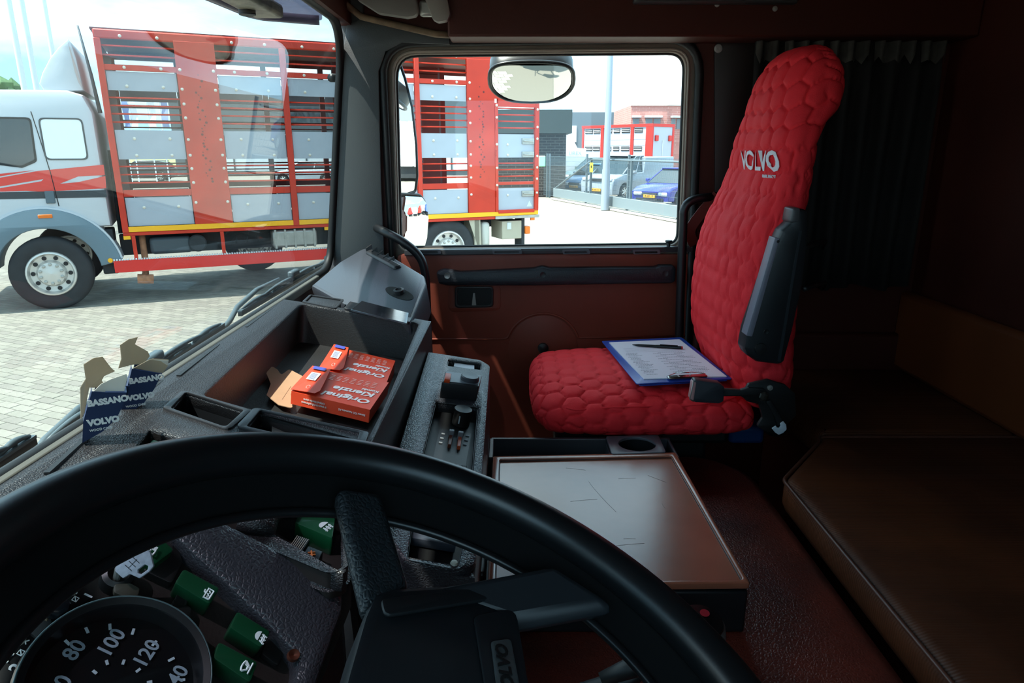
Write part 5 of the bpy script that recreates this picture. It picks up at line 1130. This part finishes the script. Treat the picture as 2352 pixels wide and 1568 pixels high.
# ================================================================== ENGINE COVER, TRAY BOX, BUNK
EC = mat('worn_red_brown_leather', '762d20', .42, var=.35, vscale=7, bump=.3, bscale=190, btype='leather', spec=.5, col2='4c211b')
XYF = Frame((0, 0, 0), (1, 0, 0), (0, 1, 0))
ecp = rnd([(.25, -.55), (.25, .05), (1.40, .05), (1.50, -.30), (1.52, -.46), (1.42, -.55)], [.05, .05, .05, .1, .12, .15], 6)
ec = plate('engine_cover', XYF, ecp, EC, None, 1.10, 1.50, bev=.03, smooth=60); tag(ec, 'red-brown leather engine cover between the seats', 'engine cover')
TZ = 1.58; TF_ = Frame((1.15, -.16, TZ), (1, 0, 0), (0, 1, 0))
tray = empty('tray_box', (1.15, -.16, 1.46), 'black box with a worn brown tray lid between dashboard and bunk', 'box')
tb_ = [(1129, 1050), (1551, 1042), (1724, 1350), (1116, 1358)]
tq = TF_.pp(tb_); 
MB().box(((onz(1722, 1350, TZ).x+onz(1130, 1052, TZ).x)/2, -.153, TZ-.042), (onz(1130, 1052, TZ).x-onz(1722, 1350, TZ).x, .392, .072)).build('box_body', mat('tray_black', '101216', .4), tray, bev=.004)
LIDM = mat('worn_copper_laminate', '9a5842', .22, var=.18, vscale=5, bump=.06, bscale=60, spec=.7)
li_o = rnd(TF_.pp([(1132, 1053), (1551, 1044), (1722, 1347), (1120, 1354)]), .004)
li_i = rnd(TF_.pp([(1147, 1060), (1543, 1052), (1706, 1338), (1137, 1344)]), .006)
plate('tray_rim', TF_, li_o, LIDM, tray, -.004, .006, holes=[li_i], bev=.002)
plate('tray_panel', TF_, li_i, LIDM, tray, -.006, .0005)
gr = MB(); n = len(li_i)
gr.tube([TF_.w(a, b, .001) for a, b in li_i], .0022, 5, closed=True); gr.build('tray_groove', mat('groove_brown', '4a2116', .4), tray, smooth='all')
sc = MB(); rr = random.Random(2)
for (u0, v0, u1, v1) in ((1352, 1106, 1378, 1138), (1378, 1138, 1415, 1176), (1310, 1152, 1372, 1147), (1432, 1238, 1460, 1238), (1488, 1092, 1530, 1108), (1300, 1075, 1345, 1080), (1405, 1255, 1480, 1248), (1420, 1100, 1460, 1098), (1520, 1155, 1528, 1168), (1240, 1165, 1280, 1172)):
    a, b = TF_.w(*TF_.px(u0, v0), .0007), TF_.w(*TF_.px(u1, v1), .0007); sc.tube([a, (a+b)/2+V((.001, .001, 0)), b], .00016, 4)
tag(sc.build('scratch', mat('scratch_brown', '3d1d15', .5), tray), kind='stuff')
# open slot behind the lid and cup holder
fr_ = TF_.pp([(1122, 1004), (1522, 992), (1552, 1044), (1128, 1052)]); fi_ = TF_.pp([(1136, 1010), (1388, 1003), (1398, 1044), (1138, 1049)])
x0_, x1_ = onz(1130, 1052, TZ).x+.004, onz(1127, 1006, TZ).x
BR = mat('box_rim_grey', '3b3c42', .35)
for c, s in (((x1_, -.153, TZ-.04), (.010, .400, .08)), (((x0_+x1_)/2, .045, TZ-.04), (x1_-x0_, .010, .08)), (((x0_+x1_)/2, -.349, TZ-.04), (x1_-x0_, .006, .08)), (((x0_+x1_)/2, -.212, TZ-.045), (x1_-x0_, .005, .07)), (((x0_+x1_)/2, -.153, TZ-.078), (x1_-x0_, .400, .004))):
    MB().box(c, s).build('slot_wall', BR, tray, bev=.002)
ch = rnd([(x0_-1.15, -.372+.16), (x1_-1.15-.004, -.372+.16), (x1_-1.15-.004, -.235+.16), (x0_-1.15, -.235+.16)], .006)
cc = TF_.px(1463, 1023, .004)
plate('cup_holder', TF_, rnd(TF_.pp([(1392, 1003), (1512, 1000), (1530, 1040), (1405, 1044)], .006), .006), mat('holder_grey', '55555d', .4), tray, .002, .008, holes=[circ(*cc, .036, 32, .040)], bev=.001)
MB().lathe(TF_.w(*cc, .004), (0, 0, 1), [(.040, 0), (.038, -.05), (.0, -.05)], 32, cap=False).build('cup_well', mat('tray_black', '101216', .4), tray, smooth=50)
kq = onz(1118, 1290, TZ); MB().box((kq.x, .048, TZ-.03), (.045, .014, .05)).build('lid_catch', BP, tray, bev=.005)
MB().box((1.02, -.355, TZ-.045), (.06, .02, .05)).build('lid_catch', BP, tray, bev=.01)
# gear knob
gk = empty('gear_lever', (.86, -.30, 1.36), 'gear lever with grey and black knob beneath the wheel rim', 'gear lever')
kc_ = at(1600, 1440, .93)
MB().lathe(kc_+V((0, 0, -.035)), (-.15, -.1, 1), [(.014, -.02), (.026, 0), (.034, .02), (.035, .035), (.031, .048), (.027, .052)], 28).build('knob', mat('knob_grey', '4b4a4a', .35), gk, smooth=60)
kd = V((-.15, -.1, 1)).normalized(); kt = kc_+V((0, 0, -.035))+kd*.050
MB().lathe(kt, kd, [(.0285, 0), (.027, .004), (0, .006)], 28).build('knob_badge', mat('knob_black', '0f0f10', .25), gk, smooth=50)
KF3 = Frame(kt+kd*.0066, (0, -1, .0), (1, 0, .15))
plate('knob_emblem', KF3, circ(.004, .009, .0065, 20), mat('knob_red', 'a01828', .35), gk, 0, .0006); 
plate('gear_pattern', KF3, circ(-.004, -.006, .006, 18), mat('knob_white', 'c8c8c8', .4), gk, 0, .0008)
text('gear_number', '2 5', KF3.w(-.004, -.006, .001), KF3.x, KF3.y, .006, BLK, gk, ext=.0002, bold=.0002)
MB().tube([kc_-kd*.04, kc_-kd*.12, V((.88, -.30, 1.38))], .010, 10).build('lever_rod', SB, gk, smooth='all')
# column stalks behind the wheel
for k, pts in enumerate(([at(1380, 1560, .62), at(1470, 1525, .62), at(1500, 1515, .62)], [at(1150, 1640, .70), at(1440, 1560, .68), at(1490, 1520, .68)])):
    tag(MB().tube(pts, [.006, .010, .009], 10).build('column_stalk', SB, smooth='all'), ['black stalk lever just right of the logo badge under the wheel', 'second black stalk lever lower beneath the steering wheel'][k], 'lever', 'stalk levers under the steering wheel')
# bunk cushions
BK = mat('bunk_vinyl', '5c2e16', .55, var=.2, vscale=6, bump=.35, bscale=60, btype='wave', spec=.35, col2='42200f')
bk1 = rnd([(.10, -1.215), (.10, -.565), (1.28, -.56), (1.47, -.715), (1.50, -.73), (1.50, -1.215)], [.02, .03, .04, .02, .02, .01])
b1_ = plate('bunk_cushion', XYF, bk1, BK, None, 1.475, 1.55, bev=.022, smooth=60); tag(b1_, 'brown bunk cushion with piped front edge nearest the camera', 'cushion', 'bunk cushions')
pe = [V((a, b, 1.544)) for a, b in bk1]; MB().tube(pe, .004, 8, closed=True).build('piping', mat('piping_brown', '5a3428', .35, spec=.6), b1_, smooth='all')
bk2 = rnd([(1.515, -1.215), (1.515, -.74), (1.76, -.725), (2.02, -.725), (2.02, -1.215)], [.02, .02, .03, .02, .01])
b2_ = plate('bunk_cushion', XYF, bk2, BK, None, 1.475, 1.55, bev=.022, smooth=60); tag(b2_, 'farther brown bunk cushion beside the curtained side wall', 'cushion', 'bunk cushions')
tag(plate('bunk', XYF, rnd([(.10, -1.215), (.10, -.64), (1.30, -.64), (1.55, -.80), (2.02, -.80), (2.02, -1.215)], .02), BROWN2, None, 1.06, 1.474, bev=.005), 'dark brown bunk base box under the cushions', 'bunk')
bl_ = MB().box((1.3, -1.20, 1.67), (1.5, .035, .24)).build('backrest_roll', mat('orange_brown_vinyl', '6b3212', .5, var=.1, vscale=4), bev=.015); tag(bl_, 'orange-brown padded panel along the rear wall above the bunk', 'panel')
# ================================================================== CHART BOXES IN THE BIN
OR = mat('box_red_orange', 'e2492a', .45, spec=.4); OR2 = mat('box_orange', 'e0701e', .5); KR = mat('kraft_card', 'b08868', .85, var=.05, vscale=20); PW = mat('print_white', 'f2ece6', .6); PB = mat('print_blue', '4a52a8', .5)
BFp = DP.up(-BIN_D)
H1 = .040
def chartbox(name, quad, z0_, z1_, m, label):
    e = empty(name, BFp.w(*BFp.px(*quad[0], z1_), z0_), label, 'box', 'red tachograph chart boxes in the bin')
    F = BFp.up(z1_); pl = F.pp(quad)
    plate('carton', BFp, rnd(pl, .001), m, e, z0_, z1_)
    return e, F, [V((*p, 0)) for p in pl]
def boxprint(e, F, q, flap):
    def w(s, t, c=.0006): p = (q[0]*(1-s)+q[1]*s)*(1-t)+(q[3]*(1-s)+q[2]*s)*t; return F.w(p.x, p.y, c)
    # s along the box from the near edge leftwards, t across; text runs right to left in the photograph (upside down to the camera)
    xd = w(0, .5)-w(1, .5); yd_ = w(.5, 0)-w(.5, 1)
    return w, xd, yd_
# lower orange box, upper red box (front), rear red box
e1, F1_, q1 = chartbox('chart_box', [(672, 903), (716, 846), (890, 882), (848, 952)], .0, .016, OR2, 'orange chart box lying underneath the front red one')
e2, F2_, q2 = chartbox('chart_box', [(669, 898), (716, 845), (893, 878), (850, 941)], .0165, .040, OR, 'front red and white chart box, topmost in the pile')
e3, F3_, q3 = chartbox('chart_box', [(734, 848), (766, 795), (908, 828), (888, 878)], .0, .030, OR, 'rear red chart box leaning behind the front one')
def deco(e, F, q, k):
    def w(s, t, c=.0008): p = (q[0]*(1-t)+q[3]*t)*(1-s)+(q[1]*(1-t)+q[2]*t)*s; return F.w(p.x, p.y, c)
    # s: 0 near edge .. 1 far edge ; t: 0 left .. 1 right
    xd = w(.5, 0)-w(.5, 1); yd_ = w(0, .5)-w(1, .5)         # upside-down lettering
    W_ = xd.length; H_ = yd_.length
    text('print', 'Original', w(.20, .645), xd, yd_, W_*.172, PW, e, ext=.0002, bold=.0008, sx=1.05)
    text('print', 'Kienzle', w(.44, .68), xd, yd_, W_*.175, PW, e, ext=.0002, bold=.0008, sx=1.0)
    text('print', 'Kombi', w(.58, .86), xd, yd_, W_*.08, PW, e, ext=.0002, bold=.0004, sx=1.0)
    tl = MB()
    for i in range(7):
        for j in range(4):
            c = w(.70+.055*j, .32+.09*i); tl.box(c, (W_*.060*(1-.15*(j % 2)), H_*.014, .0002), (xd.normalized(), yd_.normalized(), F.n))
    tag(tl.build('small_print', mat('print_pale', 'f0c8b8', .6), e), kind='stuff')
    fl_ = [w(.0, -.01), w(.0, .30), w(.12, .335), w(.50, .30), w(1.03, .24), w(1.03, .0)]
    fr2 = [p + F.n*(.002+.003*(i in (1, 2, 3))) for i, p in enumerate(fl_)]
    obj('end_flap', fr2+[p+F.n*.0008 for p in fr2], [tuple(range(6)), tuple(range(6, 12))[::-1]]+[(i, (i+1) % 6, (i+1) % 6+6, i+6) for i in range(6)], OR, e)
    def quad(s0, s1, t0, t1, name, m, c): 
        vs = [w(s0, t0, c), w(s0, t1, c), w(s1, t1, c), w(s1, t0, c)]; obj(name, vs+[v+F.n*.0003 for v in vs], [(0, 1, 2, 3), (7, 6, 5, 4)], m, e)
    quad(.86, .98, .04, .20, 'emblem_panel', PB, .0062); quad(.42, .72, .07, .19, 'label', PW, .0062)
    for i in range(7): quad(.45+.035*i, .465+.035*i, .085, .165, 'barcode_line', mat('bar_blue', '7a86b0', .6), .0068)
    MB().tube([w(.16+.06*cos(a*.7), .17+.022*sin(a*.7), .0066) for a in range(9)], .0003, 4, closed=True).build('round_mark', PW, e)
for e_x in ((e2, F2_, q2, 0), (e3, F3_, q3, 1)): deco(*e_x)
# writing on the front edge faces
def edge_text(e, q, z, s, tpos, size, sx=1):
    a = BFp.w(q[0].x, q[0].y, z); b = BFp.w(q[3].x, q[3].y, z); xd = a-b; c = a*(1-tpos)+b*tpos; n_ = xd.cross(-BFp.n).normalized()
    n_ = n_ if n_.dot(EYE-c) > 0 else -n_
    yd_ = n_.cross(xd.normalized()); text('print', s, c+n_*.0006, xd, yd_, size, PW, e, ext=.0001, bold=.0001, sx=sx)
edge_text(e2, q2, .031, 'Original Kienzle charts', .30, .0055, .8); edge_text(e2, q2, .025, 'to ensure the full performance', .30, .0055, .7); edge_text(e2, q2, .028, 'Siemens VDO Automotive AG', .78, .005, .8)
edge_text(e1, q1, .009, 'Mannesmann VDO AG', .80, .0065, .9)
# opened kraft flap
kf = BFp.up(.012); kp = [(612, 858), (616, 846), (626, 842), (638, 850), (646, 862), (664, 848), (702, 868), (668, 905), (672, 938), (640, 930), (612, 908), (622, 882)]
kfo = plate('cardboard_flap', kf, rnd(kf.pp(kp), .004), KR, None, -.0005, .0008); tag(kfo, 'beige torn-open cardboard flap lying left of the red boxes', 'cardboard')
MB().tube([kf.w(*kf.px(648, 918), .001), kf.w(*kf.px(668, 888), .001)], .0004, 4).build('crease', mat('crease_brown', '8a6a50', .9), kfo)
# ================================================================== BLUE SLEEVES BY THE WINDSCREEN
def thin(name, c):
    m = mat(name, c, .8); nt = m.node_tree; b = nt.nodes['Principled BSDF']; t = nt.nodes.new('ShaderNodeBsdfTranslucent'); t.inputs[0].default_value = (*lin(c), 1); x = nt.nodes.new('ShaderNodeMixShader'); x.inputs[0].default_value = .5
    nt.links.new(b.outputs[0], x.inputs[1]); nt.links.new(t.outputs[0], x.inputs[2]); nt.links.new(x.outputs[0], nt.nodes['Material Output'].inputs[0]); return m
NV = mat('navy_card', '14294f', .5); NVI = thin('torn_beige', 'c4b49c')
def sleeve(y, quad, torn, label, tx, inner):
    F = Frame(ony(*quad[-1], y), (.5, -.86, 0), Zv)   # face turned to the driver
    c = F.w(*F.px(*quad[0])); e = empty('card_sleeve', (c.x, y, 1.85), label, 'box', 'navy card sleeves by the windscreen')
    plate('front_face', F, F.pp(quad), NV, e, .0, .0012)
    plate('back_face', F.up(-.024), [(a+.004, b) for a, b in F.pp(quad)], NV, e, .0, .0012)
    pl = F.pp(quad); 
    for i, j in ((0, len(pl)-1),):
        pass
    n_ = len(pl); vs = [F.w(a, b, 0) for a, b in pl] + [F.w(a, b, -.024) for a, b in pl]
    obj('side_face', vs, [(i, (i+1) % n_, (i+1) % n_+n_, i+n_) for i in range(1, n_)], NV, e)
    for k, (pts, m_, dy, bend) in enumerate(torn):
        pp = F.pp(pts); vs = []; cx = sum(p[0] for p in pp)/len(pp)
        bz = min(p[1] for p in pp)
        for a, b in pp: vs.append(F.w(a, b, dy + bend*((b-bz)/.05)**2))
        o = V((0, -.0008, 0)); n2 = len(vs)
        obj('torn_flap', vs+[v+o for v in vs], [tuple(range(n2)), tuple(range(n2, 2*n2))[::-1]]+[(i, (i+1) % n2, (i+1) % n2+n2, i+n2) for i in range(n2)], m_, e)
    for s, u, v, sz, bold in tx:
        text('print', s, F.w(*F.px(u, v), .0016), F.x, Zv, sz, PW, e, ext=.0002, bold=bold, sx=.95)
    return e
WT = thin('torn_white', 'e2dfd6')
sleeve(.505, [(211, 898), (242, 900), (291, 900), (284, 925), (268, 960), (236, 990), (189, 1016), (191, 968)],
       [([(203, 900), (192, 960), (184, 975), (183, 900), (196, 878), (191, 843), (213, 828), (234, 824), (255, 853), (264, 860), (238, 872), (232, 883), (250, 900)], NVI, -.02, .004),
        ([(232, 883), (255, 872), (289, 860), (291, 868), (284, 902), (250, 904), (215, 900)], WT, -.004, .004)],
       'left torn navy blue card sleeve at the windscreen base', [('BASSANO', 248, 920, .0100, .0006), ('VOLVO', 238, 966, .0102, .0007), ('WOOD CARE', 232, 984, .004, .0001)], None)
sleeve(.515, [(303, 846), (372, 857), (354, 893), (330, 925), (288, 955), (276, 948), (292, 890)],
       [([(306, 846), (272, 855), (279, 832), (276, 800), (296, 786), (317, 781), (310, 798), (340, 815), (345, 826), (330, 845)], NVI, -.02, .003),
        ([(306, 846), (340, 828), (352, 824), (386, 826), (384, 842), (372, 858), (338, 852)], NVI, -.002, -.004),
        ([(345, 825), (386, 826), (384, 838), (368, 828)], WT, .001, -.003)],
       'right torn navy blue card sleeve nearer the storage bin', [('BASSANO', 337, 870, .0100, .0006), ('VOLVO', 324, 910, .0100, .0007), ('WOOD CARE', 312, 930, .004, .0001)], None)
# ================================================================== WIPERS
WPm = mat('wiper_grey', '4f5d63', .45, spec=.6); WRb = mat('wiper_rubber', '1a1d1f', .5)
WY = .62
def wiper(label, blade, arm, spring=None):
    b0_, b1_ = ony(*blade[0], WY), ony(*blade[1], WY); e = empty('windscreen_wiper', b0_, label, 'wiper', 'windscreen wipers')
    d = (b1_-b0_); L_ = d.length; dn = d.normalized(); up = V((0, 1, 0)).cross(dn); up = up if up.z > 0 else -up
    MB().box((b0_+b1_)/2-up*.006, (L_, .008, .009), (dn, V((0, 1, 0)), up)).build('blade_rubber', WRb, e)
    MB().box((b0_+b1_)/2+up*.001, (L_, .010, .004), (dn, V((0, 1, 0)), up)).build('blade_rail', WPm, e)
    # bridge frame: arched bars
    for (s0, s1, h) in ((.02, .26, .005), (.28, .50, .005), (.50, .74, .005), (.76, .98, .005), (.14, .62, .010), (.38, .88, .010)):
        pts = [b0_ + d*(s0+(s1-s0)*k/8) + up*(.004+h*sin(pi*k/8)) for k in range(9)]
        MB().tube(pts, [.002+.0025*sin(pi*k/8) for k in range(9)], 6).build('blade_bridge', WPm, e, smooth='all')
    ap_ = [ony(u, v, WY+.012) for u, v in arm]
    MB().tube(ap_, [.009]+[.006]*(len(ap_)-2)+[.004], 8).build('arm', WPm, e, smooth='all')
    m_ = b0_+d*.5+up*.022; MB().box(m_, (.06, .018, .018), (dn, V((0, 1, 0)), up)).build('arm_joint', WPm, e, bev=.005)
    return e
wiper('wiper farthest right, its blade ending beside the pillar', [(550, 716), (760, 597)], [(452, 822), (480, 790), (527, 738), (545, 705), (590, 665), (640, 640)])
wiper('middle wiper running behind the navy card sleeves', [(94, 1028), (512, 744)], [(-20, 1160), (20, 1110), (76, 1050), (105, 1010), (183, 938), (300, 870)])
wiper('wiper cut off by the left picture edge', [(-330, 1270), (76, 1003)], [(-400, 1500), (-300, 1400), (-200, 1260), (-130, 1140)])
ws_ = ony(470, 800, WY); q = [ony(452, 815, WY), ony(458, 800, WY), ony(520, 745, WY), ony(512, 765, WY), ony(470, 812, WY)]
# wiper arm root cover
obj('arm_cover', q+[p+V((0, .02, 0)) for p in q], [(0, 1, 2, 3, 4), (9, 8, 7, 6, 5)]+[(i, (i+1) % 5, (i+1) % 5+5, i+5) for i in range(5)], WPm, bpy.data.objects['windscreen_wiper'])
# ================================================================== OUTSIDE MIRRORS
MIR = mat('mirror_glass', 'f0f2f2', .01, metal=1.0); MH = mat('mirror_housing', '14171a', .35)
def mirror(name, F, outline, label, bulge, parent_bits=None, th=.05, rim=.008):
    c = F.w(sum(p[0] for p in outline)/len(outline), sum(p[1] for p in outline)/len(outline)); e = empty(name, c, label, 'mirror')
    n = len(outline); cx = sum(p[0] for p in outline)/n; cy = sum(p[1] for p in outline)/n; vs = []; R_ = max(((a-cx)**2+(b-cy)**2)**.5 for a, b in outline)
    rings = 8
    for r in range(1, rings+1):
        for a, b in outline:
            x = cx+(a-cx)*r/rings; y = cy+(b-cy)*r/rings; vs.append(F.w(x, y, bulge*(1-((x-cx)**2+(y-cy)**2)/R_**2)))
    vs.append(F.w(cx, cy, bulge)); fs = []
    for r in range(rings-1):
        for i in range(n): fs.append((r*n+i, r*n+(i+1) % n, (r+1)*n+(i+1) % n, (r+1)*n+i))
    for i in range(n): fs.append((i, (i+1) % n, rings*n))
    g_ = obj('mirror_glass', vs, fs, MIR, e, smooth='all')
    o2 = [(cx+(a-cx)*1.0+ (a-cx)/max(1e-6, ((a-cx)**2+(b-cy)**2)**.5)*rim, cy+(b-cy)+(b-cy)/max(1e-6, ((a-cx)**2+(b-cy)**2)**.5)*rim) for a, b in outline]
    plate('housing', F, o2, MH, e, -th, -.003, bev=.008); MB().tube([F.w(a, b, .0) for a, b in o2], rim*.8, 8, closed=True).build('rim', MH, e, smooth='all')
    return e
# kerb mirror above the door window
kc0 = onx(1220, 183, 2.30); kF = Frame(kc0, (0, -1, 0), V((.60, 0, .80)))     # n points to the driver and down
kF = Frame(kc0, (0, -1, 0), V((-.82, 0, .57)))
sg = lambda x, e: (abs(x)**e)*(1 if x > 0 else -1)
ko = kF.pp([(1221+91*sg(cos(2*pi*k/40), .72), 184+42*sg(sin(2*pi*k/40), .72)-4*cos(4*pi*k/40)) for k in range(40)])
km = mirror('kerb_mirror', kF, ko, 'wide black-rimmed kerb mirror hanging above the passenger window', .012, th=.06)
MB().tube([onx(1222, 105, 2.36), onx(1222, 128, 2.33), onx(1222, 146, 2.33)], [.022, .020, .026], 12).build('mirror_arm', MH, km, smooth=50)
MB().box(onx(1223, 124, 2.33), (.04, .095, .035)).build('mirror_bracket', MH, km, bev=.008)
# main and wide-angle side mirrors: glass faces the rear
sx_ = 2.36
sy_ = onx(930, 300, sx_).y
SM = Frame((sx_, sy_, 0), V((.77, -.63, 0)), Zv)
mo_ = rnd(SM.pp([(880, 122), (915, 140), (930, 185), (945, 250), (953, 330), (957, 400), (953, 436), (930, 444), (880, 446)]), .015, 4)
m1 = mirror('side_mirror', SM, mo_, 'tall curved side mirror at the left of the passenger window', .001, th=.05, rim=.006)
mo2 = rnd(SM.pp([(885, 462), (925, 450), (962, 452), (972, 466), (976, 500), (974, 545), (966, 585), (885, 590)]), .02, 4)
m2 = mirror('side_mirror', SM, mo2, 'smaller wide-angle mirror right below the tall side mirror', .022, th=.05, rim=.007)
MB().tube([SM.w(-.03, 1.95, -.05), SM.w(-.03, 2.2, -.05), SM.w(-.06, 2.42, -.05), V((2.09, .52, 2.40))], .012, 8).build('mirror_arm', MH, m1, smooth='all')
MB().tube([SM.w(-.03, 1.95, -.06), V((2.2, .60, 1.86)), V((2.09, .56, 1.86))], .012, 8).build('mirror_arm', MH, m2, smooth='all')
